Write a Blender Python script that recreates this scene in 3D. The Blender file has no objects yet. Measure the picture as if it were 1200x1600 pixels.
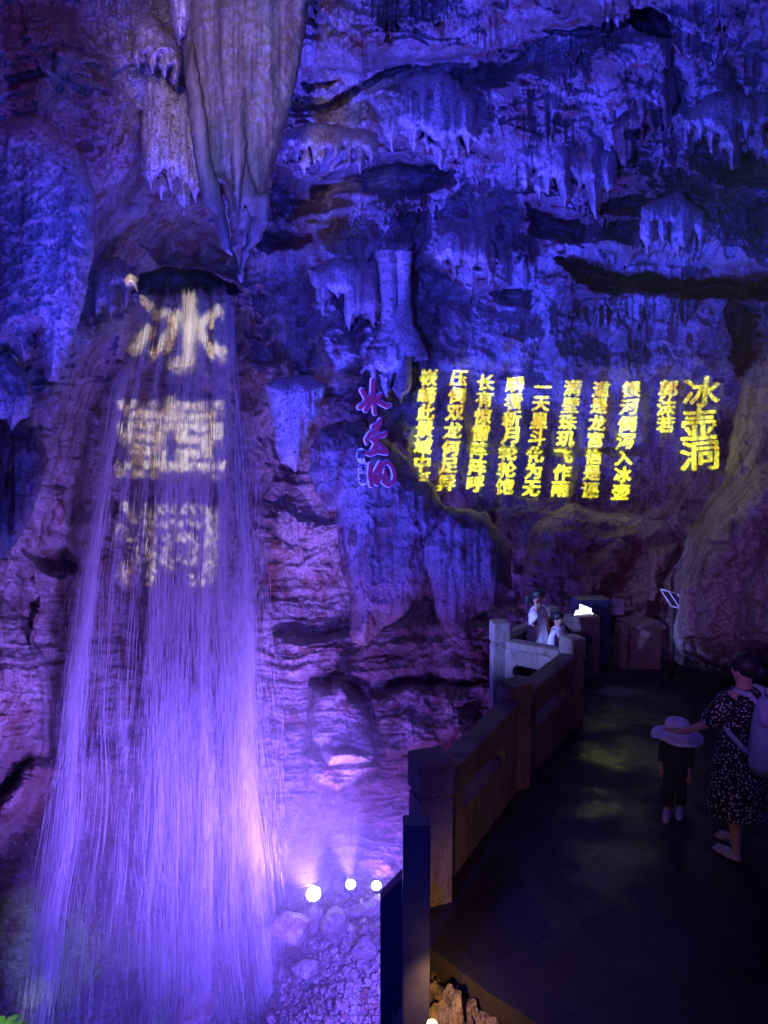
import bpy, math, random
import numpy as np
from mathutils import Vector, Matrix
sc = bpy.context.scene
R = math.radians
# ------------------------------------------------------------------ camera
PITCH = R(-5.4); CZ = 3.2; F = 1062.0
cam = bpy.data.cameras.new('camera'); camo = bpy.data.objects.new('camera', cam)
sc.collection.objects.link(camo); sc.camera = camo
cam.sensor_fit = 'HORIZONTAL'; cam.sensor_width = 36; cam.lens = 36*F/1200; cam.clip_end = 200; cam.clip_start = .05
camo.location = (0, 0, CZ); camo.rotation_euler = (math.pi/2+PITCH, 0, 0)
sc.render.resolution_x = 768; sc.render.resolution_y = 1024
# ------------------------------------------------------------------ world, exposure
w = bpy.data.worlds.new('World'); sc.world = w; w.use_nodes = True
w.node_tree.nodes['Background'].inputs[0].default_value = (.07, .05, 1, 1)
w.node_tree.nodes['Background'].inputs[1].default_value = .075
sc.view_settings.view_transform = 'Standard'; sc.view_settings.look = 'None'
sc.view_settings.exposure = 0; sc.view_settings.gamma = 1
sc.cycles.use_denoising = True
sc.cycles.max_bounces = 5; sc.cycles.diffuse_bounces = 3; sc.cycles.glossy_bounces = 2
sc.cycles.transparent_max_bounces = 20; sc.cycles.volume_bounces = 0
sc.cycles.sample_clamp_indirect = 4
sc.cycles.caustics_reflective = False; sc.cycles.caustics_refractive = False

cp, sp = math.cos(PITCH), math.sin(PITCH)
def W(u, v, Y):
    """photo direction (u, v) met at world depth Y -> world point (arrays allowed)"""
    a = (np.asarray(u, float)-600)/F; b = (800-np.asarray(v, float))/F
    dy = cp - b*sp; dz = sp + b*cp
    t = Y/dy
    return np.stack(np.broadcast_arrays(a*t, t*dy, CZ+t*dz), -1)
def Wv(u, v, Y): return Vector(W(u, v, Y).tolist())

# ------------------------------------------------------------------ inferred cave lights and added fills
def aim(o, target):
    d = Vector(target)-o.location
    o.rotation_euler = d.to_track_quat('-Z', 'Y').to_euler()
def spot(name, loc, target, col, power, ang, blend=.6, rad=.4):
    l = bpy.data.lights.new(name, 'SPOT'); l.color = col; l.energy = power
    l.spot_size = R(ang); l.spot_blend = blend; l.shadow_soft_size = rad
    o = bpy.data.objects.new(name, l); sc.collection.objects.link(o)
    o.location = loc; aim(o, target); return o
BLUE = (.04, .055, 1); DEEP = (.06, .05, 1); VIOL = (.20, .08, 1); VIOL2 = (.28, .10, 1); PURP2 = (.27, .14, 1); PURP = (.28, .13, 1); MAG = (.9, .18, .9)
# blue and violet cave floods inferred out of frame, positions made up, plus added fills
LSRC = (-3.8, 6.2, -3.8)
spot('flood_and_fill', LSRC, W(830, 240, 12), BLUE, 15000, 50, 1)
spot('flood_and_fill', (-2.4, -1.6, 2.6), W(850, 190, 12), BLUE, 7500, 52, 1)  # frontal fill added behind the viewer for the upper wall
spot('flood_and_fill', (-2.4, -1.6, 2.6), W(520, 640, 13), DEEP, 4200, 40, 1)  # second added frontal fill, for the middle of the wall
spot('flood_and_fill', (-3.2, 6.0, -4.0), W(620, 300, 12), BLUE, 5500, 52, 1)
spot('flood_and_fill', (-1.6, 5.4, -3.6), W(60, 330, 8.5), BLUE, 2600, 62, 1)
spot('flood_and_fill', (-3.6, 6.6, -3.6), W(740, 600, 13), DEEP, 4200, 46, 1)
spot('flood_and_fill', (-3.0, 6.0, -3.8), W(560, 40, 10.5), VIOL, 4500, 50, 1)
spot('flood_and_fill', (2.2, -1.0, 2.4), W(140, 240, 9), BLUE, 5000, 44, 1)  # fill added behind the viewer to brighten the upper left rock
spot('flood_and_fill', (-1.0, -1.2, 3.6), W(1120, 780, 10), (.40, .15, .80), 1700, 32, 1)  # unseen violet fill added for the right slope
spot('flood_and_fill', (-1.2, 6.4, -3.9), W(478, 885, 14.3), (.36, .20, 1), 3600, 18, 1)
spot('flood_and_fill', (1.0, .0, 6.5), W(40, 60, 8.5), (1, .26, .36), 420, 30, 1)  # warm spot added for the top left corner, lamp unseen
spot('flood_and_fill', (-.6, -1.0, 4.6), W(375, 120, 8.5), (.80, .60, .74), 3200, 21, 1)  # pale spot added for the giant stalactite, source unseen
spot('flood_and_fill', (-1.2, 6.4, -3.9), W(245, 1050, 13), PURP, 5600, 80, 1)
spot('flood_and_fill', (-1.2, 7.0, -4.0), W(600, 1060, 13), VIOL2, 1500, 62, 1)  # violet fill added below the bedded wall
spot('flood_and_fill', (.7, 5.2, -2.0), W(400, 1500, 10.6), (.15, .085, 1), 7000, 90, 1)  # unseen lamp added under the deck to brighten the pit
spot('walkway_fill', (1.0, 1.3, 4.2), (2.75, 5.2, .9), (.10, .10, 1), 75, 24, 1, .1)  # added fill on the woman and backpack
spot('walkway_fill', (-3.3, 4.6, 2.6), (2.05, 8.42, 1.15), (.22, .26, 1), 3600, 18, .6, .1)  # narrow fill added to brighten the two girls
spot('walkway_fill', (3.2, 1.2, 3.0), (.6, 5.2, .5), (1, .42, .34), 34, 60, 1, .2)  # warm fill added for the near stone posts
spot('walkway_fill', (-1.6, .6, 3.6), (.2, 3.8, .2), (.06, .04, 1), 500, 36, 1, .1)  # blue fill added for the dark steel posts
# ------------------------------------------------------------------ helpers
def mk_mesh(name, V, Fs, smooth=True):
    me = bpy.data.meshes.new(name)
    V = np.asarray(V, np.float32)
    if isinstance(Fs, np.ndarray):
        k = Fs.shape[1]; n = len(Fs)
        me.vertices.add(len(V)); me.vertices.foreach_set('co', V.ravel())
        me.loops.add(n*k); me.loops.foreach_set('vertex_index', Fs.astype(np.int32).ravel())
        me.polygons.add(n); me.polygons.foreach_set('loop_start', np.arange(0, n*k, k, dtype=np.int32))
        me.update(calc_edges=True)
    else:
        me.from_pydata(V.tolist(), [], Fs)
    if smooth: me.shade_smooth()
    return me
def link(name, me, mat=None, parent=None, **props):
    o = bpy.data.objects.new(name, me); sc.collection.objects.link(o)
    if mat is not None and me is not None and not me.materials: me.materials.append(mat)
    if parent is not None: o.parent = parent
    for k, v in props.items(): o[k] = v
    return o
def thing(name, label, cat, loc=(0, 0, 0), rz=0, group=None):
    o = bpy.data.objects.new(name, None); sc.collection.objects.link(o)
    o.location = loc; o.rotation_euler = (0, 0, rz); o['label'] = label; o['category'] = cat
    if group: o['group'] = group
    return o

def lattice(seed):
    return np.random.default_rng(seed).random((256, 256)).astype(np.float32)
_lat = {}
def vnoise(x, y, seed=0):
    if seed not in _lat: _lat[seed] = lattice(seed)
    L = _lat[seed]
    xi = np.floor(x).astype(np.int64); yi = np.floor(y).astype(np.int64)
    fx = x-xi; fy = y-yi
    fx = fx*fx*fx*(fx*(fx*6-15)+10); fy = fy*fy*fy*(fy*(fy*6-15)+10)
    x0 = xi & 255; x1 = (xi+1) & 255; y0 = yi & 255; y1 = (yi+1) & 255
    return ((L[y0, x0]*(1-fx)+L[y0, x1]*fx)*(1-fy)+(L[y1, x0]*(1-fx)+L[y1, x1]*fx)*fy)*2-1
def fbm(x, y, octv=4, seed=0, gain=.5, ridged=False):
    s = np.zeros(np.broadcast(x, y).shape, np.float32); a = 1; t = 0
    c, d = math.cos(.6), math.sin(.6)
    for i in range(octv):
        n = vnoise(x, y, seed+i)
        if ridged: n = 1-2*np.abs(n)
        s += a*n; t += a; a *= gain
        x, y = (x*c-y*d)*2.03+7.1, (x*d+y*c)*2.03+3.3
    return s/t
def afbm(x, y, octv=4, seed=0, gain=.5):      # keeps its stretch direction
    s = np.zeros(np.broadcast(x, y).shape, np.float32); a = 1; t = 0
    for i in range(octv):
        s += a*vnoise(x*2.03**i+i*9.7, y*2.03**i+i*5.3, seed+i); t += a; a *= gain
    return s/t
def sdf(poly, U, V):
    """signed distance, positive inside"""
    P = np.asarray(poly, float); n = len(P)
    d = np.full(U.shape, 1e18); ins = np.zeros(U.shape, bool)
    for i in range(n):
        ax, ay = P[i]; bx, by = P[(i+1) % n]
        ex, ey = bx-ax, by-ay; L = ex*ex+ey*ey+1e-9
        t = np.clip(((U-ax)*ex+(V-ay)*ey)/L, 0, 1)
        d = np.minimum(d, (U-ax-t*ex)**2+(V-ay-t*ey)**2)
        if ay != by:
            c = ((ay > V) != (by > V)) & (U < (bx-ax)*(V-ay)/(by-ay)+ax)
            ins ^= c
    d = np.sqrt(d)
    return np.where(ins, d, -d)
def sst(a, b, x):
    t = np.clip((x-a)/(b-a), 0, 1); return t*t*(3-2*t)

# ------------------------------------------------------------------ materials
def nodes(name):
    m = bpy.data.materials.new(name); m.use_nodes = True
    nt = m.node_tree; return m, nt, nt.nodes['Principled BSDF']
def N(nt, t, **kw):
    n = nt.nodes.new(t)
    for k, v in kw.items():
        if k.startswith('i_'):
            key = k[2:]; key = int(key) if key.isdigit() else key.replace('_', ' ')
            n.inputs[key].default_value = v
        else: setattr(n, k, v)
    return n
def ramp(nt, src, stops):
    r = nt.nodes.new('ShaderNodeValToRGB'); e = r.color_ramp.elements
    while len(e) < len(stops): e.new(.5)
    for el, (p, c) in zip(e, stops):
        el.position = p; el.color = c if len(c) == 4 else (*c, 1)
    nt.links.new(src, r.inputs[0]); return r.outputs[0]
def mixc(nt, f, a, b, mode='MIX'):
    m = nt.nodes.new('ShaderNodeMix'); m.data_type = 'RGBA'; m.blend_type = mode
    for s, i in ((f, 0), (a, 6), (b, 7)):
        if isinstance(s, (float, int)): m.inputs[i].default_value = s
        elif isinstance(s, tuple): m.inputs[i].default_value = (*s, 1) if len(s) == 3 else s
        else: nt.links.new(s, m.inputs[i])
    return m.outputs[2]
def rock_material(name, pale, mid, red, red_amt=.5, rough=(.3, .65), bump=.04, scale=1.0, zs=.45, attr=False, spec=.5, grime=.9):
    m, nt, b = nodes(name); L = nt.links
    tc = N(nt, 'ShaderNodeTexCoord'); mp = N(nt, 'ShaderNodeMapping'); mp.inputs['Scale'].default_value = (scale, scale, scale*zs)
    L.new(tc.outputs['Object'], mp.inputs[0])
    n1 = N(nt, 'ShaderNodeTexNoise', i_Scale=.9, i_Detail=8.0, i_Roughness=.62, i_Distortion=.4); L.new(mp.outputs[0], n1.inputs[0])
    n2 = N(nt, 'ShaderNodeTexNoise', i_Scale=2.3, i_Detail=9.0, i_Roughness=.66, i_Distortion=.8); L.new(mp.outputs[0], n2.inputs[0])
    n3 = N(nt, 'ShaderNodeTexNoise', i_Scale=22.0, i_Detail=6.0, i_Roughness=.7); L.new(tc.outputs['Object'] if zs > .2 else mp.outputs[0], n3.inputs[0])
    base = mixc(nt, ramp(nt, n1.outputs[0], [(.40, (0, 0, 0)), (.56, (1, 1, 1))]), mid, pale)
    rf = ramp(nt, n2.outputs[0], [(.60-.2*red_amt, (0, 0, 0)), (.68-.2*red_amt, (1, 1, 1))])
    if attr:
        at = N(nt, 'ShaderNodeAttribute', attribute_name='strata')
        mx = N(nt, 'ShaderNodeMath', operation='MAXIMUM'); L.new(at.outputs['Fac'], mx.inputs[0])
        mu = N(nt, 'ShaderNodeMath', operation='MULTIPLY'); L.new(rf, mu.inputs[0]); mu.inputs[1].default_value = .75
        L.new(mu.outputs[0], mx.inputs[1]); rf = mx.outputs[0]
    base = mixc(nt, rf, base, red)
    base = mixc(nt, ramp(nt, n3.outputs[0], [(.36, (grime, grime, grime)), (.52, (0, 0, 0))]), base, (.06, .045, .04))
    L.new(base, b.inputs['Base Color'])
    rr = N(nt, 'ShaderNodeMapRange', i_3=rough[0], i_4=rough[1]); L.new(n2.outputs[0], rr.inputs[0]); rr.inputs[1].default_value = .3; rr.inputs[2].default_value = .7
    L.new(rr.outputs[0], b.inputs['Roughness']); b.inputs['Specular IOR Level'].default_value = spec
    bp = N(nt, 'ShaderNodeBump', i_Distance=bump); bp.inputs['Strength'].default_value = .9
    ad = N(nt, 'ShaderNodeMath', operation='MULTIPLY_ADD'); L.new(n2.outputs[0], ad.inputs[0]); ad.inputs[1].default_value = 2.0; L.new(n3.outputs[0], ad.inputs[2])
    L.new(ad.outputs[0], bp.inputs['Height']); L.new(bp.outputs[0], b.inputs['Normal'])
    return m
M_WALL = rock_material('cave_rock', (.52, .48, .47), (.20, .15, .14), (.20, .065, .035), .42, rough=(.2, .6), attr=True)
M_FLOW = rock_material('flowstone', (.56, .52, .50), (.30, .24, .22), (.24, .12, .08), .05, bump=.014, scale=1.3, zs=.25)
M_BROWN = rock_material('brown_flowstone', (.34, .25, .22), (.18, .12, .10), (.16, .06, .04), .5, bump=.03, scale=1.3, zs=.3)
def banded():
    m, nt, b = nodes('banded_flowstone'); L = nt.links; tc = N(nt, 'ShaderNodeTexCoord')
    def ns(sx, sz, scl, det):
        mp = N(nt, 'ShaderNodeMapping'); mp.inputs['Scale'].default_value = (sx, sx, sz); L.new(tc.outputs['Object'], mp.inputs[0])
        n = N(nt, 'ShaderNodeTexNoise', i_Scale=scl, i_Detail=det, i_Roughness=.6); L.new(mp.outputs[0], n.inputs[0]); return n.outputs[0]
    a_ = ns(1, .06, 7.0, 5.0); b_ = ns(1, .35, 2.2, 6.0); c_ = ns(1, .8, 40.0, 4.0)
    col = mixc(nt, ramp(nt, a_, [(.36, (0, 0, 0)), (.64, (1, 1, 1))]), (.13, .09, .06), (.27, .24, .19))
    col = mixc(nt, ramp(nt, b_, [(.46, (0, 0, 0)), (.66, (.8, .8, .8))]), col, (.09, .11, .08))
    col = mixc(nt, ramp(nt, c_, [(.34, (.5, .5, .5)), (.48, (0, 0, 0))]), col, (.10, .08, .07))
    L.new(col, b.inputs['Base Color']); b.inputs['Roughness'].default_value = .6; b.inputs['Specular IOR Level'].default_value = .16
    bp = N(nt, 'ShaderNodeBump', i_Distance=.012); ad = N(nt, 'ShaderNodeMath', operation='ADD'); L.new(a_, ad.inputs[0]); L.new(c_, ad.inputs[1])
    L.new(ad.outputs[0], bp.inputs['Height']); L.new(bp.outputs[0], b.inputs['Normal']); return m
M_BIG = banded()
M_WET = rock_material('wet_rock', (.42, .38, .38), (.20, .16, .15), (.22, .10, .07), .4, rough=(.12, .4), bump=.03, scale=2.2, zs=1, spec=.8)
M_STONE = rock_material('weathered_stone', (.25, .205, .17), (.18, .14, .115), (.15, .09, .07), .2, rough=(.55, .8), bump=.016, scale=3, zs=.5, grime=.35)
M_ROUGH = rock_material('rough_rubble', (.42, .36, .28), (.22, .17, .12), (.20, .12, .09), .2, rough=(.5, .8), bump=.06, scale=6, zs=1)
def plain(name, col, rough=.6, metal=0, spec=.5, var=.25, sc_=8, bump=0):
    m, nt, b = nodes(name)
    tc = N(nt, 'ShaderNodeTexCoord'); n = N(nt, 'ShaderNodeTexNoise', i_Scale=float(sc_), i_Detail=5.0); nt.links.new(tc.outputs['Object'], n.inputs[0])
    d = tuple(c*(1-var) for c in col); l = tuple(min(1, c*(1+var)) for c in col)
    nt.links.new(ramp(nt, n.outputs[0], [(.3, d), (.7, l)]), b.inputs['Base Color'])
    b.inputs['Roughness'].default_value = rough; b.inputs['Metallic'].default_value = metal; b.inputs['Specular IOR Level'].default_value = spec
    if bump:
        bp = N(nt, 'ShaderNodeBump', i_Distance=bump); nt.links.new(n.outputs[0], bp.inputs['Height']); nt.links.new(bp.outputs[0], b.inputs['Normal'])
    return m
M_STEEL = plain('dark_lacquered_steel', (.022, .022, .07), .48, .0)
M_BLACK = plain('black_metal', (.02, .02, .02), .5, .5)
M_SKIN = plain('skin', (.50, .30, .22), .55, var=.06)
M_HAIR = plain('black_hair', (.012, .01, .012), .5, sc_=60, var=.6, bump=.004)
M_WHITE = plain('white_cloth', (.78, .78, .80), .8, var=.05, sc_=14, bump=.01)
M_PACK = plain('pale_canvas', (.40, .46, .58), .7, var=.08, sc_=18, bump=.006)
M_DARKC = plain('dark_cloth', (.03, .03, .04), .85)
M_ORANGE = plain('orange_strap', (.75, .22, .06), .6, var=.1)
M_LENSW = plain('white_shoe', (.42, .42, .44), .5, var=.08)
def emis(name, col, st):
    m, nt, b = nodes(name); b.inputs['Base Color'].default_value = (*col, 1)
    b.inputs['Emission Color'].default_value = (*col, 1); b.inputs['Emission Strength'].default_value = st; return m
M_LAMP = emis('lit_lamp_glass', (.80, .70, 1), 60)
M_WARM = emis('lit_warm_lamp', (1, .62, .22), 14)

# ------------------------------------------------------------------ the cave wall: one rock surface
CP = [(-300,-300,7),(300,-300,7.5),(800,-300,7.5),(1500,-300,6.5),
 (-250,0,7),(0,0,8.3),(150,100,9.2),(450,50,10.2),(700,50,10.4),(950,50,10),(1200,50,9),(1450,50,7.5),
 (-250,300,6.5),(0,300,8.9),(100,300,9.3),(200,250,10),(350,200,12),(560,200,12),(800,200,12),(1000,200,11.6),(1200,200,10.5),(1450,200,8.5),
 (-250,500,6),(0,500,9.2),(80,500,9.8),(150,550,11),(220,440,14),(300,430,15.7),(400,430,15),(500,420,14.2),(650,420,13.3),(800,420,13.2),(1000,420,12.3),(1200,420,11),(1450,420,9),
 (-250,700,6.5),(0,700,9.8),(100,700,11.7),(180,620,14.6),(300,600,15.8),(450,600,15),(560,600,13.4),(700,650,13.4),(900,650,13.4),(1100,650,12.8),(1200,600,11.5),(1450,700,8.5),
 (-250,900,7.5),(0,900,10.5),(100,900,13),(250,900,14.6),(430,900,14.6),(600,900,14.8),(720,900,14),(850,880,13),(1000,850,12.3),(1150,800,11),(1200,900,10),(1450,900,7.8),
 (-250,1100,8.5),(0,1100,11),(100,1100,12.7),(250,1100,13.5),(450,1100,13.6),(600,1100,13.4),(750,1080,13),(900,1000,12.8),(1050,950,11.5),(1200,1000,10),(1450,1100,8),
 (0,1250,11.5),(100,1250,12.6),(250,1250,13.1),(450,1200,12.9),(600,1200,12.7),(700,1200,12.2),(900,1150,12),(1200,1150,11),
 (-250,1400,12),(0,1420,14.2),(100,1450,14),(250,1400,13.4),(400,1370,12.5),(500,1330,12.3),(600,1310,11.8),(480,1400,11.4),(600,1400,10.8),(900,1400,11),(1200,1400,11),
 (-250,1600,12),(0,1600,13.4),(150,1560,12.7),(260,1600,12.0),(360,1600,11.3),(450,1600,9.2),(550,1600,8.8),(700,1600,8.4),(1000,1600,8.5),
 (-250,1850,9),(300,1850,9),(600,1850,7.2),(1200,1850,7.5)]
us = np.concatenate([np.arange(-300, -10, 7), np.arange(-10, 1210, 1.55), np.arange(1210, 1500, 7)])
vs = np.concatenate([np.arange(-300, -10, 7), np.arange(-10, 1610, 1.55), np.arange(1610, 1800, 7)])
U, V = np.meshgrid(us, vs); U = U.astype(np.float32); V = V.astype(np.float32)
# smooth base depth by normalised gaussian kernels with a linear correction, on a coarse grid then bilinear
cu = np.arange(-320, 1541, 20); cv = np.arange(-320, 1861, 20)
CU, CV = np.meshgrid(cu, cv)
cpt = np.array(CP, float)
def tps(r2): return np.where(r2 > 0, r2*np.log(np.maximum(r2, 1e-9)), 0)
X = cpt[:, :2]/500; n = len(X)
K = tps(((X[:, None]-X[None])**2).sum(-1)) + np.eye(n)*.02
A = np.zeros((n+3, n+3)); A[:n, :n] = K; A[:n, n] = 1; A[:n, n+1:] = X; A[n, :n] = 1; A[n+1:, :n] = X.T
sol = np.linalg.solve(A, np.concatenate([cpt[:, 2], [0, 0, 0]]))
Q = np.stack([CU.ravel(), CV.ravel()], -1)/500
KD = tps(((Q[:, None]-X[None])**2).sum(-1))@sol[:n]+sol[n]+Q@sol[n+1:]
CD = KD.reshape(CU.shape)
def base_depth(u, v):
    x = np.clip((u+320)/20, 0, len(cu)-1.001); y = np.clip((v+320)/20, 0, len(cv)-1.001)
    xi = x.astype(int); yi = y.astype(int); fx = x-xi; fy = y-yi
    return ((CD[yi, xi]*(1-fx)+CD[yi, xi+1]*fx)*(1-fy)+(CD[yi+1, xi]*(1-fx)+CD[yi+1, xi+1]*fx)*fy)
D = base_depth(U, V).astype(np.float32)
WU = U + 9*fbm(U/45, V/45, 4, 11) + 22*fbm(U/160, V/160, 2, 15); WV = V + 9*fbm(U/45+50, V/45, 4, 21) + 16*fbm(U/160, V/160+9, 2, 25)
def layer(poly, h, width, power=.6):
    """raises (h>0, towards the open cave) or hollows (h<0) the rock inside an outline"""
    P = np.array(poly); m = 45
    i0, i1 = np.searchsorted(us, [P[:, 0].min()-m, P[:, 0].max()+m]); j0, j1 = np.searchsorted(vs, [P[:, 1].min()-m, P[:, 1].max()+m])
    s = sdf(poly, WU[j0:j1, i0:i1], WV[j0:j1, i0:i1])
    if h < 0 and h > -3: width *= 2.2; h *= .8; s = s+5*fbm(WU[j0:j1, i0:i1]/14, WV[j0:j1, i0:i1]/10, 3, 17)
    p = np.clip(s/width, 0, 1); p = (1-(1-p)**2)**power
    D[j0:j1, i0:i1] -= (h*p).astype(np.float32)
STR = np.zeros_like(D)
def strata(poly, soft=14, amt=1.0):
    P = np.array(poly); m = 45
    i0, i1 = np.searchsorted(us, [P[:, 0].min()-m, P[:, 0].max()+m]); j0, j1 = np.searchsorted(vs, [P[:, 1].min()-m, P[:, 1].max()+m])
    s = sdf(poly, WU[j0:j1, i0:i1], WV[j0:j1, i0:i1])
    STR[j0:j1, i0:i1] = np.maximum(STR[j0:j1, i0:i1], amt*sst(-soft, soft, s))
# hollows and shelves
layer([(212,452),(225,425),(262,408),(330,420),(375,432),(392,448),(340,458),(280,452)], -3.2, 16)
layer([(240,345),(300,320),(345,345),(400,380),(395,425),(330,425),(250,405),(225,385)], -1.6, 35)
layer([(410,345),(470,345),(500,360),(505,372),(440,378),(415,375)], -1.6, 12)
layer([(500,270),(590,245),(660,240),(700,262),(700,285),(640,300),(560,296),(500,300)], -1.8, 18)
layer([(440,250),(470,262),(560,280),(560,320),(470,330),(430,300)], -.9, 18)
layer([(975,45),(985,15),(1015,10),(1040,30),(1045,60),(1010,58)], -2.5, 14)
layer([(830,52),(960,35),(980,50),(900,62)], -1.0, 10)
layer([(470,165),(560,128),(640,100),(650,112),(570,145),(500,170)], -1.1, 9)
layer([(455,130),(500,118),(520,125),(470,140)], -.8, 7)
layer([(1032,110),(1045,115),(1043,200),(1032,205)], -1.4, 6)
layer([(20,235),(60,235),(65,258),(30,258)], -1.0, 10); layer([(0,120),(60,115),(70,130),(10,140)], -.9, 10)
layer([(10,310),(60,310),(60,335),(20,330)], -.7, 10)
layer([(770,455),(800,440),(830,445),(830,475),(790,470)], -.9, 12); layer([(655,450),(690,440),(700,470),(668,475)], -.6, 10)
layer([(820,310),(880,320),(940,335),(1000,345),(980,380),(900,380),(830,370)], -1.0, 20)
layer([(1100,215),(1200,220),(1230,300),(1150,300),(1090,262)], -1.2, 25)
layer([(1150,320),(1230,300),(1240,420),(1180,400)], -.8, 25)
layer([(860,400),(900,400),(960,425),(1060,432),(1260,430),(1260,475),(1150,470),(1060,462),(960,470),(900,450)], -1.3, 22)
layer([(1130,470),(1180,470),(1190,560),(1160,600),(1135,560)], -1.5, 20)
layer([(700,700),(760,698),(830,705),(940,700),(1000,690),(1000,702),(940,714),(830,718),(740,716)], -.45, 7)
layer([(860,460),(960,470),(950,560),(880,560)], -.5, 20)
layer([(420,690),(560,700),(540,800),(470,820),(420,780)], -.8, 40)
layer([(140,540),(200,520),(195,800),(110,820),(80,760),(110,640)], -1.3, 40)
layer([(40,860),(110,850),(130,890),(70,900)], -.9, 14); layer([(30,880),(55,890),(45,1000),(25,980)], -.6, 10)
# raised masses
layer([(-40,-60),(60,-60),(120,30),(140,80),(90,140),(60,200),(90,230),(50,300),(-40,310)], .9, 60)
layer([(90,80),(170,90),(180,140),(130,150),(80,120)], .5, 18)
layer([(60,100),(170,120),(240,200),(235,330),(160,400),(60,360),(40,200)], .4, 50)
layer([(480,-60),(1200,-60),(1120,0),(960,30),(860,60),(700,90),(560,120),(480,100)], .9, 60)
layer([(560,150),(760,120),(950,60),(1040,60),(1050,200),(960,260),(860,230),(740,230),(600,230)], .8, 50)
layer([(660,340),(760,330),(800,380),(800,440),(740,470),(690,440),(640,430)], .6, 40)
layer([(590,370),(640,380),(636,402),(590,400)], .5, 10)
layer([(900,330),(1060,320),(1180,370),(1180,420),(1060,418),(960,410),(900,380)], .7, 40)
layer([(520,480),(600,470),(610,560),(540,600),(500,540)], .5, 35)
layer([(640,470),(780,480),(860,520),(840,570),(700,580),(650,560)], .35, 50)
layer([(380,560),(470,560),(480,600),(400,610),(375,590)], .7, 18)
layer([(420,440),(520,440),(560,560),(480,640),(430,560)], .6, 35)
layer([(-60,640),(60,660),(72,700),(55,800),(0,880),(-60,880)], 1.0, 40)
layer([(-60,900),(40,960),(90,1100),(80,1230),(20,1330),(-60,1330)], .9, 50)
layer([(60,1180),(230,1160),(300,1230),(260,1300),(120,1330),(0,1370),(-40,1300)], .8, 40)
layer([(470,1065),(540,1055),(590,1085),(585,1190),(520,1200),(480,1160)], .9, 35)
layer([(515,1050),(545,1050),(550,1085),(525,1095)], .4, 16)
layer([(590,1075),(760,1060),(745,1110),(690,1160),(600,1180)], .6, 18)
layer([(420,985),(760,975),(760,1060),(560,1062),(430,1050)], .5, 16)
layer([(470,1180),(560,1170),(600,1200),(540,1250),(480,1230)], .6, 25)
layer([(830,830),(900,790),(1040,810),(1060,860),(1020,950),(900,990),(800,960)], .9, 55)
layer([(890,880),(960,840),(1000,860),(940,930),(900,960)], .5, 30)
layer([(1010,860),(1060,850),(1050,930),(1020,1000),(990,1000),(1005,920)], .7, 22)
layer([(1300,480),(1200,530),(1172,575),(1160,625),(1156,690),(1134,750),(1085,805),(1030,930),(1010,1060),(1300,1060)], 2.2, 60)
layer([(1300,690),(1200,712),(1140,770),(1085,830),(1060,930),(1050,1060),(1300,1060)], .9, 30)
layer([(760,960),(830,940),(850,1000),(800,1060),(740,1010)], .5, 30)
strata([(0,0),(130,0),(140,80),(60,110),(60,200),(100,230),(50,300),(0,310)], 18, .8)
strata([(430,345),(500,360),(505,372),(440,378)]); strata([(870,400),(960,430),(1210,425),(1210,480),(1060,465),(940,470),(880,440)], 10)
strata([(820,300),(900,340),(1000,350),(1200,300),(1200,260),(1100,260),(960,270),(860,370),(810,380)], 18, .7)
strata([(460,990),(760,880),(800,960),(740,1090),(600,1060),(450,1060)], 18, .3)
strata([(560,1190),(760,1090),(780,1200),(700,1320),(560,1300)], 18, .7)
strata([(880,860),(1060,830),(1040,1000),(900,960)], 22, .85); strata([(1140,480),(1190,470),(1200,560),(1150,620)], 14, .9)
strata([(740,620),(800,640),(790,705),(730,690)], 12, .6)
strata([(90,1150),(260,1230),(200,1420),(0,1420),(0,1290)], 18, .45)
# rock relief at several sizes
low = sst(780, 1000, V)*sst(760, 560, U)                       # bedded wall behind the water
flr = sst(1330, 1420, V)
dr = 1-np.maximum(low*.8, flr)
s1 = afbm(WU/34, WV/120, 4, 31)                                # drapery running down the wall
s2 = fbm(WU/70, WV/55, 5, 41, ridged=True)
s3 = fbm(U/22, V/16, 5, 51)
st = afbm(WU/110, WV/9+.2*fbm(U/90, V/90, 2, 63), 4, 61)       # bedding planes
blk = fbm(WU/120, WV/70, 4, 71)*3.2; blk = (np.floor(blk)+sst(.62, 1.0, blk-np.floor(blk)))/3.2
lst = np.clip(np.maximum(low, STR*.9), 0, 1)
calm = .35+.9*sst(-.25, .35, fbm(U/190, V/150, 2, 95))
flat = 1-.88*sst(0, 50, sdf([(645,560),(1130,565),(1130,770),(960,800),(645,770)], U, V))   # the smooth face that carries the poem
calm = calm*flat; s2 *= calm; s3 *= calm
D -= (dr*(.30*s1) + .17*s2*(1-.6*low) + .085*s3 + .10*lst*st + .40*blk*flat*(1-.7*low)*(1-.6*flr)).astype(np.float32)
spk = np.abs(vnoise(U/5.5, V/70, 96))*.7+np.abs(vnoise(U/13, V/90, 97))*1.1
ph = (V+60*fbm(U/150, V/120, 3, 98)-30*spk)/66
frc = ph-np.floor(ph)
dm = sst(-.12, .22, fbm(U/110+np.floor(ph)*3.1, np.floor(ph)*7.7+V/400, 2, 99))*sst(620, 520, V)*flat*sst(230, 330, U+np.maximum(0, 420-V)*.2)
D -= (.42*dm*frc**1.6*(1-sst(.90, 1.0, frc))).astype(np.float32)
mr = np.abs(fbm(U/60, V/60, 4, 81)); cr = np.exp(-(mr/.018)**2)*sst(.0, .3, fbm(U/140, V/140, 2, 85))
D += (.07*cr*dr).astype(np.float32)
D -= (.06*fbm(U/7, V/6, 3, 91)*(.5+.5*flr)).astype(np.float32)
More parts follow.
